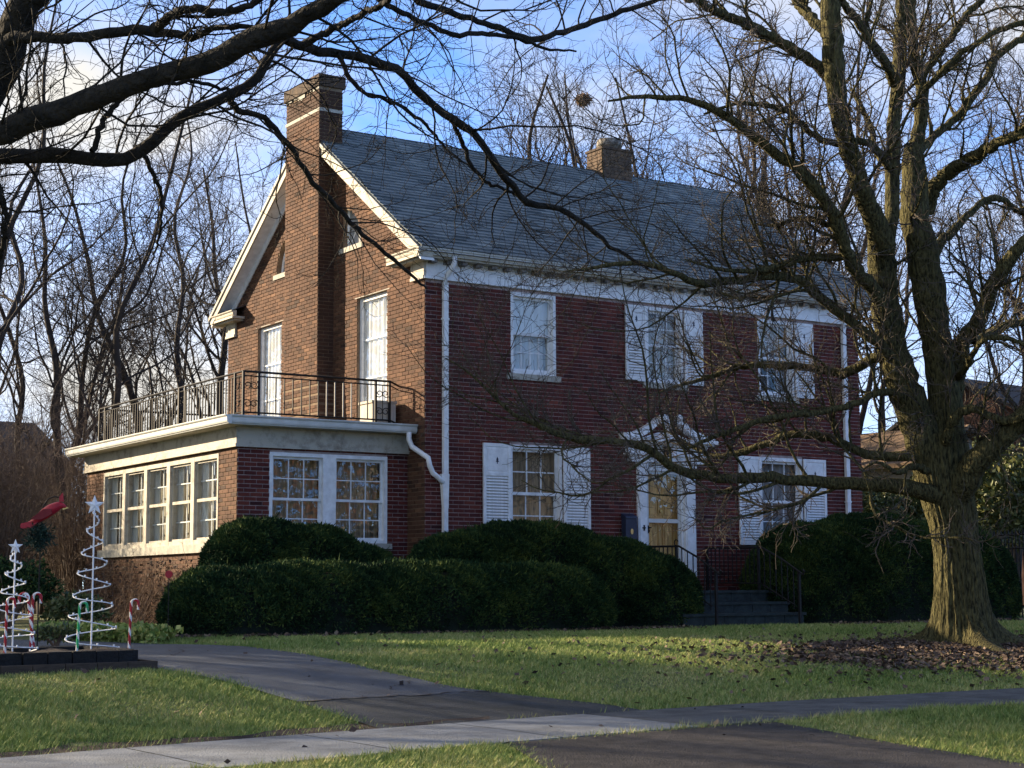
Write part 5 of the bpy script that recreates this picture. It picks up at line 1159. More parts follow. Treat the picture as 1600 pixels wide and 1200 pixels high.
# ------------------------------------------------------------------ evergreen and deciduous shrubs, climbers, ground cover
def leafy_bush(name, label, cat, c, rx, ry, h, n, leaf, m, seed, group=None, hollow=.55):
    rg = np.random.default_rng(seed); z0 = tz(c[0], c[1]); t = thing(name, label, cat, (c[0], c[1], z0), 0, group)
    v = unit(rg.normal(size=(n, 3))); v[:, 2] = np.abs(v[:, 2])*1.0-.15
    rad = rg.uniform(hollow, 1, (n, 1))*(1+.16*np.sin(v[:, :1]*7+seed)*np.sin(v[:, 2:]*6))
    P = v*rad*np.array([rx, ry, h*.55])+np.array([0, 0, h*.45])
    V, F, idx = sprays(rg, P, unit(v+.001), leaf, leaf*.33, 2, lean=.9, up=.1)
    tn = np.clip(rg.normal(.45, .25, len(F)), 0, 1); link('foliage', np_mesh('foliage', V, F, tn), m, t)
    S = [np.array([(0, 0, -.05), (x*.3, y*.3, h*.3), (x, y, h*.7)]) for x, y in zip(rg.normal(size=9)*rx*.4, rg.normal(size=9)*ry*.4)]
    Vs_, Fs_ = merge([tube_arrays(smooth_path(s, 6)[None], np.linspace(.02, .006, 6)[None], 5) for s in S]); link('stem', np_mesh('stem', Vs_, Fs_), MT['twig'], t); return t
def bare_shrub(label, c, rad, h, stems, seed, m='thicket', group='bare brown shrubs beside the sunroom', dens=1.0, name='bare_shrub', cat='shrub'):
    rg = np.random.default_rng(seed); z0 = tz(c[0], c[1]); t = thing(name, label, cat, (c[0], c[1], z0), 0, group); P = []
    for s in range(stems):
        a = rg.uniform(0, 6.28); o = rad*rg.uniform(.1, 1); hh = h*rg.uniform(.55, 1.05); b = rad*.35*rg.uniform(0, 1)
        P.append(smooth_path([(b*math.cos(a), b*math.sin(a), -.05), (o*.6*math.cos(a), o*.6*math.sin(a), hh*.5), (o*1.05*math.cos(a)+rg.normal()*.1, o*1.05*math.sin(a)+rg.normal()*.1, hh)], 12))
    P = np.stack(P); Rr = np.repeat(np.linspace(.013, .004, 12)[None], len(P), 0)
    A_, a_ = grow(rg, P, Rr, np.full(len(P), int(8*dens)), 7, lambda p, t_, r, g: p*g.uniform(.15, .4, len(p)), (20, 60), .2, .12, .7, .0045, tlo=.15)
    B_, b_ = grow(rg, A_, a_, np.full(len(A_), int(4*dens)+1), 4, lambda p, t_, r, g: p*g.uniform(.3, .6, len(p)), (25, 70), .25, .05, .8, .0035, tlo=.15)
    link('stems', twig_mesh('stems', [(P, Rr), (A_, a_), (B_, b_)], [4, 3, 3], MT[m]), None, t); return t
def near(px, py): g = ground(px, py); return (g[0], g[1])
# thicket beyond the driveway, left of the sunroom
TH = [(-3.7, 11.2, 1.2, 4.0, 60, 'dense bare brown shrub directly behind the sunroom corner'), (-4.6, 13.6, 1.4, 4.6, 60, 'tall dense bare shrub farthest back behind the sunroom corner'), (-5.6, 14.5, 1.5, 4.6, 56, 'tall dense bare shrub farthest back beside the two leaning stems'),
      (-4.35, 8.9, 1.1, 3.2, 46, 'bare brown shrub touching the rear corner of the sunroom'), (-5.6, 9.6, 1.5, 3.9, 46, 'tall bare brown shrub behind the shrub at the sunroom corner'),
      (-6.5, 7.0, 1.2, 2.7, 40, 'lower bare brown shrub behind the cardinal ornament'), (-6.4, 11.0, 1.6, 4.3, 44, 'tallest bare brown shrub at the left edge under the far roof'), (-7.4, 9.0, 1.3, 3.2, 40, 'bare brown shrub at the left edge behind the smaller spiral tree'),
      (-4.4, 10.4, 1.3, 3.6, 40, 'bare brown shrub behind the sunroom railing corner')]
for px, dp, lb in ((128, 37, 'dense bare brown shrub seen through the gap beside the sunroom corner'), (100, 41, 'dense bare brown shrub behind the cardinal, farther back'), (150, 44, 'dense bare brown shrub just behind the sunroom rear wall'), (60, 46, 'dense bare brown shrub below the multi-stemmed tree'), (15, 43, 'dense bare brown shrub at the left edge, farther back')):
    p = at(px, 925, dp); TH.append((p[0], p[1], 1.5, 4.4, 70, lb))
for i, (x, y, rad, h, st, lb) in enumerate(TH): bare_shrub(lb, (x, y), rad, h, st, 100+i)
# leafless climber on the sunroom's lower wall
vine = thing('wall_climber', 'dry leafless climber covering the brick below the sunroom side window', 'climber', (-PW-.03, 3.5, 0))
rg = np.random.default_rng(8); P = []
for s in range(85):
    y = rg.uniform(.4, 7.2)-3.5+PS*0; h = rg.uniform(.35, 1.18); x = -rg.uniform(.02, .45)
    P.append(smooth_path([(x-rg.uniform(0, .25), y, -.05), (x*.7, y+rg.normal()*.12, h*.5), (-.03-rg.uniform(0, .12), y+rg.normal()*.28, h)], 9))
P = np.stack(P); Rr = np.repeat(np.linspace(.010, .004, 9)[None], len(P), 0)
A_, a_ = grow(rg, P, Rr, np.full(len(P), 7), 6, lambda p, t, r, g: g.uniform(.12, .42, len(p)), (30, 85), .35, .0, .8, .004, tlo=.1)
B_, b_ = grow(rg, A_, a_, np.full(len(A_), 3), 4, lambda p, t, r, g: g.uniform(.05, .18, len(p)), (30, 85), .3, .0, .8, .0035)
link('stems', twig_mesh('stems', [(P, Rr), (A_, a_), (B_, b_)], [4, 3, 3], MT['twig']), None, vine)
pts = np.stack([-rg.uniform(.02, .22, 600), rg.uniform(-3.1, 3.7, 600), rg.uniform(.05, 1.12, 600)], -1)
V, F, idx = sprays(rg, pts, np.tile([[-1., 0, -.3]], (len(pts), 1)), .06, .03, 1); link('dry_leaves', np_mesh('dry_leaves', V, F, np.clip(rg.normal(.4, .2, len(F)), 0, 1)), MT['leaf_litter'], vine)
# variegated ground cover along the far edge of the driveway
FE = resample([(a, b) for a, b in FAR_E[1:4]], 50); gcv = []
rg = np.random.default_rng(12)
for k in range(2600):
    p = FE[rg.integers(0, 50)]; u = rg.uniform(.12, 1.0); gcv.append((p[0]+rg.normal()*.1+u*.45, p[1]+u*.9, rg.uniform(.02, .16)))
gcv = np.array(gcv); gcv[:, 2] += terrain(gcv[:, 0], gcv[:, 1])
V, F, idx = sprays(rg, gcv, np.tile([[0., -.3, 1.]], (len(gcv), 1)), .085, .05, 2, lean=.8)
link('variegated_ground_cover', np_mesh('variegated_ground_cover', V, F, np.clip(rg.normal(.55, .25, len(F)), 0, 1)), MT['variegated'], kind='stuff', label='yellow green variegated ground cover beside the driveway', cat='ground cover')
leafy_bush('small_shrub', 'small yellow green shrub behind the larger spiral tree', 'shrub', near(118, 992), .45, .4, .62, 900, .085, MT['evergreen'], 31)
leafy_bush('dark_shrub', 'dark green rounded shrub behind the smaller spiral tree at the left edge', 'shrub', near(12, 990), .75, .6, 1.15, 2600, .07, MT['yew'], 32)
leafy_bush('small_shrub', 'low grey green tuft behind the planter between the two spiral trees', 'shrub', near(88, 1012), .3, .2, .26, 300, .07, MT['evergreen'], 33)
# broad evergreens to the right of the house
for i, (px, dep, rx, h, lb) in enumerate([(1362, 41, 1.1, 3.4, 'sunlit evergreen shrub just right of the house corner'), (1428, 42, 1.2, 3.5, 'sunlit evergreen shrub half behind the maple trunk, left side'), (1556, 37, 1.25, 4.0, 'tall glossy evergreen shrub just right of the maple trunk'), (1625, 36, 1.3, 3.8, 'glossy evergreen shrub at the right edge behind the iron fence'), (1510, 40, 1.0, 3.2, 'evergreen shrub peeping out behind the right side of the maple trunk')]):
    p = at(px, 930, dep); leafy_bush('evergreen_shrub', lb, 'shrub', (p[0], p[1]), rx, rx*.9, h, 3800, .15, MT['evergreen'], 40+i, 'evergreen shrubs right of the house', hollow=.6)

# ------------------------------------------------------------------ iron fence at the far right
p0, p1 = at(1535, 930, 33.5), at(1700, 930, 30.5)
fence = thing('iron_fence', 'black iron picket fence at the right edge beyond the yew', 'fence', (p0[0], p0[1], 0))
fd = p1-p0; fd[2] = 0; fl_ = np.linalg.norm(fd); fu_ = fd/fl_
m_ = MB(); 
for z in (.22, 1.32, 1.58): m_.tube([(0, 0, z), tuple(fd[:2])+(z,)], .018, 4)
m_.build('rail', MT['black_iron'], fence)
pk = MB(); pk.box(-.009, .009, -.009, .009, 0, 1.6); pk.add([(-.016, -.016, 1.6), (.016, -.016, 1.6), (.016, .016, 1.6), (-.016, .016, 1.6), (0, 0, 1.70)], [(0, 1, 4), (1, 2, 4), (2, 3, 4), (3, 0, 4)]); pkm = pk.mesh('picket'); pkm.materials.append(MT['black_iron'])
for k in range(int(fl_/.115)):
    o = bpy.data.objects.new('picket', pkm); COL.objects.link(o); o.parent = fence; o.location = (fu_[0]*k*.115, fu_[1]*k*.115, 0)
drape('rear_path', [(p0[0]-1, p0[1]-1.0), (p1[0]+4, p1[1]-1.0)], [(p0[0]-1, p0[1]-2.2), (p1[0]+4, p1[1]-2.2)], MT['asphalt'], n=20, w=4)

# ------------------------------------------------------------------ neighbouring buildings
def simple_house(name, label, c, rz, wx, wy, h, ridge, wall, roofm, wins=(), chim=None, along='x', over=.35):
    t = thing(name, label, 'house', (c[0], c[1], tz(c[0], c[1])), rz)
    m_ = MB(); m_.add([(-wx/2, -wy/2, -.3), (wx/2, -wy/2, -.3), (wx/2, wy/2, -.3), (-wx/2, wy/2, -.3), (-wx/2, -wy/2, h), (wx/2, -wy/2, h), (wx/2, wy/2, h), (-wx/2, wy/2, h)], [(0, 1, 5, 4), (1, 2, 6, 5), (2, 3, 7, 6), (3, 0, 4, 7)])
    s_ = (ridge-h)
    if along == 'x': m_.add([(-wx/2, -wy/2, h), (-wx/2, wy/2, h), (-wx/2, 0, ridge-.05), (wx/2, -wy/2, h), (wx/2, wy/2, h), (wx/2, 0, ridge-.05)], [(0, 1, 2), (3, 5, 4)])
    else: m_.add([(-wx/2, -wy/2, h), (wx/2, -wy/2, h), (0, -wy/2, ridge-.05), (-wx/2, wy/2, h), (wx/2, wy/2, h), (0, wy/2, ridge-.05)], [(0, 1, 2), (3, 5, 4)])
    m_.build('wall', wall, t)
    r_ = MB(); half = (wy if along == 'x' else wx)/2; k_ = s_/half; e = over
    for sg in (-1, 1):
        if along == 'x': P = [(-wx/2-e, sg*(half+e), h-k_*e), (wx/2+e, sg*(half+e), h-k_*e), (wx/2+e, 0, ridge), (-wx/2-e, 0, ridge)]
        else: P = [(sg*(half+e), -wy/2-e, h-k_*e), (sg*(half+e), wy/2+e, h-k_*e), (0, wy/2+e, ridge), (0, -wy/2-e, ridge)]
        r_.prism(P, (0, 0, .12))
    rf = r_.build('roof', roofm, t)
    for (fc, a, z, w_, hh) in wins:
        m_ = MB()
        if fc == 'f': m_.box(a-w_/2, a+w_/2, -wy/2-.05, -wy/2+.02, z, z+hh); q = (a-w_/2+.06, a+w_/2-.06, -wy/2-.062, -wy/2-.052, z+.06, z+hh-.06)
        else: m_.box(-wx/2-.05, -wx/2+.02, a-w_/2, a+w_/2, z, z+hh); q = (-wx/2-.062, -wx/2-.052, a-w_/2+.06, a+w_/2-.06, z+.06, z+hh-.06)
        wn = m_.build('window', MT['white_old'], t); m_ = MB(); m_.box(*q); m_.build('pane', MT['navy'], wn)
    if chim:
        m_ = MB(); x, y, w_, top = chim; m_.box(x-w_/2, x+w_/2, y-w_/2, y+w_/2, h, top); m_.box(x-w_/2-.06, x+w_/2+.06, y-w_/2-.06, y+w_/2+.06, top, top+.15); m_.build('chimney', MT['far_brick'], rf)
    return t
p = at(1615, 925, 58); simple_house('neighbour_house', 'dark brown brick house with an orange chimney far right behind the maple', (p[0], p[1]), R(8), 7.5, 9, 5.0, 7.4, MT['far_wall'], MT['far_roof'], wins=(('f', -1.6, 2.8, .9, 1.4), ('f', 1.4, 2.8, .9, 1.4), ('l', 1.0, 2.8, .9, 1.4), ('l', -2, 2.8, .9, 1.4)), chim=(-.55, -3.0, .62, 7.4))
p = at(1400, 925, 52); simple_house('neighbour_garage', 'beige garage with a tan roof just right of the house corner', (p[0], p[1]), R(8), 4.8, 5.0, 4.2, 5.3, MT['render'], MT['tan_roof'], along='y')
p = at(1, 925, 62); simple_house('neighbour_house', 'dark roofed far house at the left edge behind the thicket', (p[0]-2.5, p[1]+2), R(5), 8, 8, 5.0, 7.0, MT['far_wall'], MT['far_roof'])
simple_house('neighbour_house', 'tall unseen brick house next door, added to cast shade on the lawn', (-25.5, 15), R(0), 16.8, 10, 5.6, 9.0, MT['far_wall'], MT['far_roof'], wins=(('f', -3, 1.4, 1.1, 1.6), ('f', 3, 1.4, 1.1, 1.6), ('f', -3, 4.3, 1.1, 1.5), ('f', 3, 4.3, 1.1, 1.5)))  # unseen house, added left of the view for the shade it casts

for i_, (x, y, wx, wy, h, rd, wl, lb) in enumerate([(14, -47, 11, 9, 6.0, 9.5, 'far_brick', 'orange brick house across the street behind the viewpoint, nearest'), (30, -44, 12, 9, 6.2, 9.8, 'render', 'beige house across the street behind the viewpoint'), (47, -42, 11, 9, 6.0, 9.3, 'far_wall', 'brown brick house across the street behind the viewpoint'), (-6, -50, 12, 9, 6.0, 9.4, 'far_wall', 'brown house across the street straight behind the viewpoint'), (66, -38, 13, 9, 6, 9.5, 'far_brick', 'orange brick house farthest along the street behind the viewpoint')]):
    simple_house('neighbour_house', lb, (x, y), R(180), wx, wy, h, rd, MT[wl], MT['far_roof'], wins=(('f', -3, 1.2, 1.2, 1.6), ('f', 3, 1.2, 1.2, 1.6), ('f', -3, 4.0, 1.1, 1.4), ('f', 3, 4.0, 1.1, 1.4), ('f', 0, 0, 1.1, 2.1)))
OPP = ['first from the left', 'before the nearest orange brick house', 'between the first two houses', 'before the beige house', 'right of the beige house', 'before the second brown house', 'straight behind the viewpoint']
for i_, (x, y, kd, sc, tn_) in enumerate([(8, -37, 0, 1.0, 1), (20, -36, 1, 1.0, 2), (25, -41, 2, 1.1, 4), (37, -35, 0, 1.1, 3), (44, -38, 1, 1.05, 5), (56, -34, 2, 1.1, 1), (-3, -39, 2, 1.0, 2)]):
    t_ = thing('bare_tree', 'bare tree across the street, '+OPP[i_], 'tree', (x, y, tz(x, y)-.1), tn_, 'bare trees across the street'); t_.scale = (sc,)*3
    for me, nm in ((KINDS[kd][0], 'trunk'), (KINDS[kd][1], 'crown')):
        o = bpy.data.objects.new(nm, me); COL.objects.link(o); o.parent = t_

# ------------------------------------------------------------------ planting bed with the winter ornaments
bed = thing('planting_bed', 'low raised planting bed of charcoal blocks and an edging board holding the ornaments', 'planting bed', tuple(ground(120, 1044)))
def bl(v): return tuple(np.array(v)-np.array(bed.location))
ed = [ground(px, py) for px, py in ((-160, 1062), (-60, 1058), (40, 1054), (140, 1051), (246, 1047))]
e_ = resample([(p[0], p[1]) for p in ed], 9)
bdir = np.array([math.sin(R(4)), math.cos(R(4))])
for k in range(8):
    a, b = e_[k], e_[k+1]; u = (b-a)/np.linalg.norm(b-a); nrm = np.array([-u[1], u[0]]); z0 = tz(*a)-.06; z1 = tz(*(e_[4]))+.085
    m_ = MB(); m_.prism([bl((*(a+u*.004), z0)), bl((*(b-u*.004), z0)), bl((*(b-u*.004+nrm*.045), z0)), bl((*(a+u*.004+nrm*.045), z0))], (0, 0, z1-z0)); m_.build('board', MT['timber'], bed)
a, b = e_[-1], e_[-1]+bdir*1.15; u = (b-a)/np.linalg.norm(b-a); nrm = np.array([-u[1], u[0]])
m_ = MB(); m_.prism([bl((*a, tz(*a)-.06)), bl((*b, tz(*a)-.06)), bl((*(b+nrm*.045), tz(*a)-.06)), bl((*(a+nrm*.045), tz(*a)-.06))], (0, 0, .06+.085+tz(*e_[4])-tz(*a))); m_.build('board', MT['timber'], bed)
zb = tz(*(e_[4]))+.085
inner = [e_[i]+bdir*.20 for i in range(9)]; inner[-1] = inner[-1]+np.array([-.12, .03])
ip = resample(inner, 11)
back = [q+bdir*1.55 for q in ip]
for row in (ip, back):
    for k in range(10):
        a, b = row[k], row[k+1]; u = (b-a)/np.linalg.norm(b-a); nrm = np.array([-u[1], u[0]]); jj = random.uniform(-.01, .01)
        m_ = MB(); q = [bl((*(a+u*.006+nrm*jj), zb-.2)), bl((*(b-u*.006+nrm*jj), zb-.2)), bl((*(b-u*.006+nrm*(.16+jj)), zb-.2)), bl((*(a+u*.006+nrm*(.16+jj)), zb-.2))]
        m_.prism(q, (0, 0, .2+.105+random.uniform(-.004, .004))); m_.build('block', MT['block'], bed)
for k in range(4):
    a = ip[-1]+bdir*(.17+k*.34); b = a+bdir*.33; nrm = np.array([-bdir[1], bdir[0]])
    m_ = MB(); m_.prism([bl((*a, zb-.2)), bl((*b, zb-.2)), bl((*(b+nrm*.16), zb-.2)), bl((*(a+nrm*.16), zb-.2))], (0, 0, .2+.105+random.uniform(-.004, .004))); m_.build('block', MT['block'], bed)
rows = []
for i, t in enumerate(np.linspace(.05, .97, 14)):
    rows.append([bl((*(ip[k]*(1-t)+back[k]*t-np.array([.08 if k == 10 else 0, 0])), zb+.055+.06*math.sin(math.pi*t)*abs(math.sin(k*1.9+1))+random.uniform(-.012, .012))) for k in range(11)])
MB().sheet(rows).build('mulch', MT['mulch'], bed, smooth=True)
mcz = zb+.08
def spiral_tree(px_base, py_base, py_top, half_w_px, label, turns):
    dep = float((ground(px_base, py_base+14)-CAM_C)@_fw)+.35; b = at(px_base, py_base, dep); top = at(px_base, py_top, dep); H = top[2]-b[2]; Rw = half_w_px*dep/CAM_F
    t = thing('spiral_light_tree', label, 'light tree', tuple(b), 0, 'white spiral light trees in the planting bed')
    m_ = MB(); m_.tube([(0, 0, -.1), (0, 0, H*.93)], .0085, 6); m_.build('pole', MT['snow_white'], t)
    path = []; n = int(turns*26)
    for k in range(n+1):
        s = k/n; r = Rw*(1-s)**.8*.98+.02; a = -s*turns*2*math.pi+.5; path.append((r*math.cos(a), r*math.sin(a), .02+H*.88*s+.008*math.sin(s*60)))
    m_ = MB(); m_.tube(path, .0068, 5)
    m_.build('spiral', MT['snow_white'], t, smooth=True)
    m_ = MB()
    for q in path[::3]: m_.box(q[0]-.007, q[0]+.007, q[1]-.007, q[1]+.007, q[2], q[2]+.022)
    m_.build('bulbs', MT['snow_white'], t, kind='stuff')
    m_ = MB(); yx, yy = math.cos(CAM_YAW-.35), -math.sin(CAM_YAW-.35); rs = .085*H/1.45+.01
    pt = [((rs if k % 2 == 0 else rs*.42)*math.sin(k*math.pi/5), (rs if k % 2 == 0 else rs*.42)*math.cos(k*math.pi/5)) for k in range(10)]
    fv = [(x*yx, x*yy, H*.94+z) for x, z in pt]; nrm = np.array([yy, -yx, 0])*.012
    cen = np.array([0, 0, H*.94]); P = [tuple(np.array(q)) for q in fv]; m_.add(P+[tuple(cen-nrm*1.6), tuple(cen+nrm*1.6)], [(k, (k+1) % 10, 10) for k in range(10)]+[((k+1) % 10, k, 11) for k in range(10)]); m_.build('star', MT['snow_white'], t)
    return t
spiral_tree(142, 1022, 773, 41, 'taller white spiral light tree topped with a star in front of the sunroom', 6.5)
spiral_tree(19, 1022, 843, 36, 'smaller white spiral light tree topped with a star at the left edge', 6)
def candy_cane(px, py0, py1, lean, label, c1='candy_red', hook=1, big=1.0, dd=0.0):
    dep = float((ground(px, py1)-CAM_C)@_fw)+dd; b = at(px, py1, dep); H = (py1-py0)*dep/CAM_F
    t = thing('candy_cane', label, 'candy cane', tuple(b), -CAM_YAW, 'candy cane stakes round the planting bed')
    rr = .0135*big; hr = .036*big; path = [(lean*s*H, 0, -.06+(H-hr+.06)*s) for s in np.linspace(0, 1, 40)]
    for a in np.linspace(0, math.pi*1.02, 16)[1:]: path.append((lean*H+hook*hr*(1-math.cos(a)), 0, H-hr+hr*math.sin(a)))
    e = path[-1]; path += [(e[0], 0, e[2]-.03*k_) for k_ in (1, 2)]
    P = resample(path, 110); S = 12; V, F = tube_arrays(P[None], np.full((1, 110), rr), S)
    ring = np.arange(109)[:, None]; seg = np.arange(S)[None]; mi = (((ring*.62+seg) % S) < S*.62).astype(int).reshape(-1)
    me = np_mesh('cane', V, F, matidx=mi, smooth=True); me.materials.append(MT['candy_white']); me.materials.append(MT[c1]); link('cane', me, [], t); return t
candy_cane(6, 935, 1045, .02, 'red and white candy cane stake at the far left edge', hook=1)
candy_cane(55, 928, 1024, -.14, 'thick pair-like red candy cane stake between the two spiral trees, leaning left', hook=-1, big=1.35, dd=.4)
candy_cane(47, 928, 1028, .02, 'red and white candy cane stake hooked right beside the smaller spiral tree', hook=1, big=1.2, dd=.5)
candy_cane(118, 942, 1046, .04, 'green and white candy cane stake in front of the taller spiral tree', c1='candy_green', hook=1)
candy_cane(200, 938, 1039, .03, 'red and white candy cane stake at the right end of the planting bed', hook=1)
# cardinal ornament on its hook
cd = float((ground(66, 1018)-CAM_C)@_fw)+.5; cb = at(60, 1012, cd); s1 = cd/CAM_F
hookt = thing('garden_hook', 'tall black shepherd hook behind the bed carrying the red cardinal', 'garden hook', tuple(cb))
rx_, ry_ = _rt0[0], _rt0[1]
def cl(dx, up_): return (dx*s1*rx_, dx*s1*ry_, up_*s1)
m_ = MB(); m_.tube([cl(-2, -14), cl(-2, 100), cl(-1, 200), cl(2, 222), cl(8, 232), cl(18, 236), cl(28, 234), cl(34, 228)], .008, 6); m_.build('pole', MT['black_iron'], hookt)
card = thing('cardinal_ornament', 'red metal cardinal bird ornament hanging on the black hook', 'ornament', tuple(at(70, 808, cd-.02)))
def co_(x, y, w=0.0): return np.array([(x-70)*s1*rx_, (x-70)*s1*ry_, (808-y)*s1])+np.array([-ry_, rx_, 0])*w
body = [(36, 822), (50, 817), (62, 809), (74, 800), (86, 793), (95, 790), (103, 793)]; br = [3.5, 4, 6, 8.5, 9, 7, 2]
m_ = MB(); V_, F_ = tube_arrays(smooth_path([co_(*q) for q in body], 24)[None], np.interp(np.linspace(0, 1, 24), np.linspace(0, 1, 7), np.array(br)*s1)[None], 12)
V_ = V_.copy(); link('body', np_mesh('body', V_, F_, smooth=True), MT['cardinal'], card)
m_ = MB(); m_.prism([co_(92, 784, -.01), co_(99, 784, -.01), co_(97, 770, -.01), co_(92, 777, -.01)], np.array([-ry_, rx_, 0])*.03); m_.build('crest', MT['cardinal'], card)
m_ = MB(); m_.prism([co_(98, 790, -.012), co_(98, 797, -.012), co_(107, 794, -.012)], np.array([-ry_, rx_, 0])*.024); m_.build('beak', MT['brass'], card)
m_ = MB(); m_.prism([co_(34, 818, -.03), co_(33, 826, -.03), co_(52, 824, -.03), co_(64, 812, -.03), co_(52, 814, -.03)], np.array([-ry_, rx_, 0])*.06); m_.build('tail', MT['cardinal'], card)
m_ = MB(); m_.prism([co_(50, 812, -.075), co_(70, 796, -.085), co_(82, 796, -.085), co_(84, 803, -.085), co_(68, 812, -.08)], np.array([-ry_, rx_, 0])*.02); m_.build('wing', MT['cardinal_dark'], card)
rg = np.random.default_rng(2); sw = thing('fir_swag', 'dark green fir sprig bundle tied under the red cardinal', 'fir bundle', tuple(at(61, 838, cd)))
pts = rg.normal(size=(420, 3))*np.array([.06, .06, .07]); V, F, idx = sprays(rg, pts, unit(rg.normal(size=(420, 3))+[0, 0, -.4]), .09, .012, 2); link('needles', np_mesh('needles', V, F), MT['fir'], sw)
link('tie', np_mesh('tie', *tube_arrays(np.array([[(0, 0, .12), (0, 0, 0), (.02, 0, -.12)]]), np.array([[.008, .012, .008]]), 5)), MT['twig'], sw)
# red round reflector on a rod by the driveway
rp_ = ground(262, 1003); dep = float((rp_-CAM_C)@_fw)
refl = thing('driveway_reflector', 'round red driveway reflector on a thin rod beside the long low yew', 'reflector', tuple(rp_))
hh = (1003-898)*dep/CAM_F; m_ = MB(); m_.tube([(0, 0, -.1), (0, 0, hh+.03)], .006, 5); m_.build('rod', MT['black_iron'], refl)
rim = [( .048*math.cos(a)*rx_, .048*math.cos(a)*ry_, hh+.048*math.sin(a)) for a in np.linspace(0, 2*math.pi, 17)[:-1]]
m_ = MB(); m_.prism([tuple(np.array(q)+np.array([ry_, -rx_, 0])*.012) for q in rim], np.array([-ry_, rx_, 0])*.018); m_.build('disc', MT['candy_red'], refl)

# ------------------------------------------------------------------ fallen leaves and grass
def in_poly(P, poly):
    poly = np.asarray(poly); x, y = P[:, 0], P[:, 1]; c = np.zeros(len(P), bool); j = len(poly)-1
    for i in range(len(poly)):
        xi, yi = poly[i]; xj, yj = poly[j]; cond = ((yi > y) != (yj > y)) & (x < (xj-xi)*(y-yi)/(yj-yi+1e-12)+xi); c ^= cond; j = i
    return c
def leaves(P, rg, size=.062):
    K = len(P); z = terrain(P[:, 0], P[:, 1])+rg.uniform(.018, .04, K); n = unit(np.stack([rg.normal(size=K)*.6, rg.normal(size=K)*.6, np.ones(K)], -1))
    u = unit(np.cross(n, rg.normal(size=(K, 3)))); v = np.cross(n, u); s = size*rg.uniform(.3, 1.45, (K, 1)); o = np.stack([P[:, 0], P[:, 1], z], -1); cur = n*s*.28
    V = np.stack([o-u*s*.5, o-v*s*.38+cur*.5, o+u*s*.55, o+v*s*.38+cur, o-u*s*.1], 1)
    V = np.stack([o-u*s*.5+cur*.4, o-v*s*.36, o+u*s*.55+cur*.6, o+v*s*.36+cur], 1).reshape(-1, 3)
    F = np.arange(K*4).reshape(-1, 4); return V, F
rg = np.random.default_rng(77)
LB = np.array(gxy([(1165, 1022), (1230, 1012), (1330, 1004), (1440, 1000), (1560, 1003), (1700, 1008), (1720, 1058), (1600, 1056), (1480, 1052), (1360, 1048), (1240, 1036)]))
Pl = rg.uniform(LB.min(0), LB.max(0), (26000, 2)); Pl = Pl[in_poly(Pl, LB)]
ctr = BASE[:2]+np.array([-.3, -.9]); Pl2 = ctr+rg.normal(size=(5200, 2))*np.array([2.7, 1.15]); Pl = Pl[rg.random(len(Pl)) < np.clip(1.15-np.linalg.norm((Pl-ctr)/np.array([4.6, 2.2]), axis=1)+.3*np.sin(Pl[:, 0]*3+np.sin(Pl[:, 1]*4))*np.sin(Pl[:, 1]*5), 0, 1)][:8500]; Pl = np.concatenate([Pl, Pl2])
HB = np.stack([rg.uniform(-5.4, 11, 2600), -2.75+rg.normal(0, .16, 2600)], -1)
HB = HB[(HB[:, 0] < 3.3) | (HB[:, 0] > 6.3)]
sc_ = np.concatenate([rg.uniform((-9.5, -14), (9, -3), (420, 2)), rg.uniform((-8.5, -9), (-3, -4), (60, 2))])
DRV = np.array([*dl, *FAR2[1:], *NEAR2[::-1], *dr[::-1]]); s_sc = sc_[:, 1]-walk_y(sc_[:, 0])
paved = in_poly(sc_, DRV) | ((s_sc < 0) & (s_sc > -WALK_W)); sc_ = sc_[~paved | (rg.random(len(sc_)) < .22)]
V, F = leaves(np.concatenate([Pl, HB, sc_]), rg)
link('fallen_leaves', np_mesh('fallen_leaves', V, F, np.clip(rg.normal(.42, .24, len(F)), 0, 1)), MT['leaf_litter'], kind='stuff', label='brown dry leaves lying round the maple and along the yews', cat='leaves')
DRV = np.array([*dl, *FAR2[1:], *NEAR2[::-1], *dr[::-1]]); APR = np.array([*ext(AL2, 1.2), *ext(AR2, 1.0)[::-1]])
PLN = np.array([*[tuple(q) for q in e_], tuple(e_[-1]+bdir*1.4), *[tuple(q+bdir*1.75) for q in e_[::-1]]])
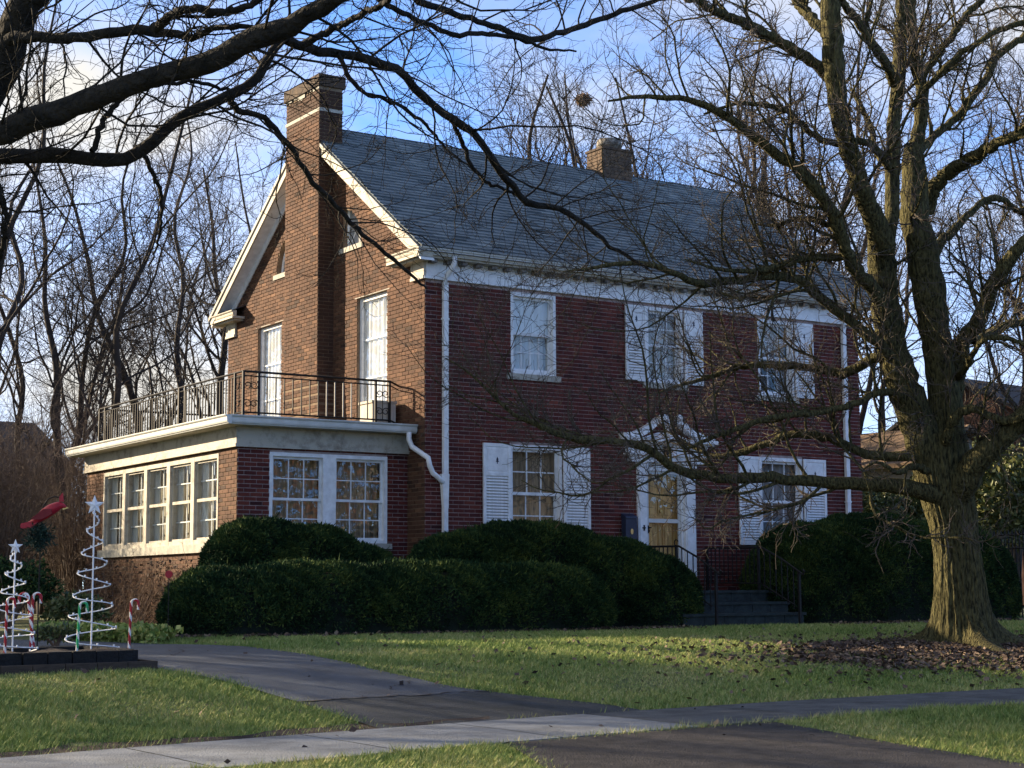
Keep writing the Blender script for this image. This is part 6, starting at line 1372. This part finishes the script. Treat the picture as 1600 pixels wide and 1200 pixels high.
def grass(K, seed):
    rg = np.random.default_rng(seed)
    # denser towards the viewer: draw in angle and depth
    a = rg.uniform(-.325, .325, K); dep = 10.3+24*rg.random(K)**1.45
    P = np.stack([CAM_C[0]+dep*(math.sin(CAM_YAW)+a*math.cos(CAM_YAW)), CAM_C[1]+dep*(math.cos(CAM_YAW)-a*math.sin(CAM_YAW))], -1)
    s = P[:, 1]-walk_y(P[:, 0]); edge = rg.normal(0, .05, K)
    ok = ((s > .03+np.abs(edge)*.4-.05) | (s < -WALK_W+.05-np.abs(edge)*.4)) & (s > -4.9) & (P[:, 1] < np.where((P[:, 0] > -5.3) & (P[:, 0] < 12), -2.35, 60)) & (P[:, 1] < 11)
    j = P+rg.normal(0, .075, (K, 2))
    soil = (s > -.1) & (s < .30*(.75+.35*np.sin(P[:, 0]*3.1)+.25*np.sin(P[:, 0]*7.7+1))) & (P[:, 0] < -5.9); ok &= ~soil | (rg.random(K) < .12)
    ok &= ~in_poly(j, DRV) & ~in_poly(j, APR) & ~in_poly(P, PLN)
    ok &= ~((P[:, 0] < -4.6) & (P[:, 1] > np.interp(P[:, 0], [-18, -7, -5], [-2.0, -3.0, -2.6])) )
    worn = .5+.5*np.sin(P[:, 0]*1.3+2*np.sin(P[:, 1]*.9))*np.sin(P[:, 1]*1.7+1.3*np.sin(P[:, 0]*.7))
    rim = np.exp(-np.minimum(np.abs(s), np.abs(s+WALK_W))/.12)
    ok &= rg.random(K) < np.clip(1.1-.35*(worn > .78)-.55*rim*(worn > .35), .1, 1)
    lf = np.exp(-(((P-ctr)/np.array([3.6, 1.5]))**2).sum(1)*1.2); ok &= rg.random(K) > lf*.92
    P = P[ok]; worn = worn[ok]; rim = rim[ok]; K = len(P); dep = dep[ok]
    h = rg.uniform(.022, .06, K)*(1-.35*worn)*(1+.5*rim); az = rg.uniform(0, 6.28, K); lean = rg.uniform(.2, 1.1, K)
    w = rg.uniform(.0022, .0042, K)*np.clip(dep/12, 1, 2.4)
    b = np.stack([P[:, 0], P[:, 1], terrain(P[:, 0], P[:, 1])-.004], -1); t = b+np.stack([np.cos(az)*lean*h, np.sin(az)*lean*h, h], -1); sd = np.stack([-np.sin(az+.6), np.cos(az+.6), np.zeros(K)], -1)*w[:, None]
    V = np.stack([b-sd, b+sd, t], 1).reshape(-1, 3); F = np.arange(K*3).reshape(-1, 3)
    big = .5+.5*np.sin(P[:, 0]*.8+1.1*np.sin(P[:, 1]*1.1+.4))*np.sin(P[:, 1]*.9+.5)
    fine = np.sin(P[:, 0]*17+3*np.sin(P[:, 1]*9))*np.sin(P[:, 1]*21+3*np.sin(P[:, 0]*11))
    h2 = 1+.45*fine; V[2::3] = b+(V[2::3]-b)*h2[:, None]
    tn = np.clip(.40+.24*worn+.2*rim+.2*(big-.5)+.22*fine+rg.normal(0, .2, K), 0, 1)
    return V, F, tn
V, F, tn = grass(1250000, 5)
link('grass', np_mesh('grass', V, F, tn), MT['grass'], kind='stuff', label='short winter grass of the front lawn and verge', cat='grass')
print('twigs', N_TWIG, 'kinds', [k[2] for k in KINDS], 'grass', len(F))
print('tris', sum(sum(len(p.vertices)-2 for p in m.polygons) if len(m.polygons) < 3000 else 2*len(m.polygons) for m in bpy.data.meshes))
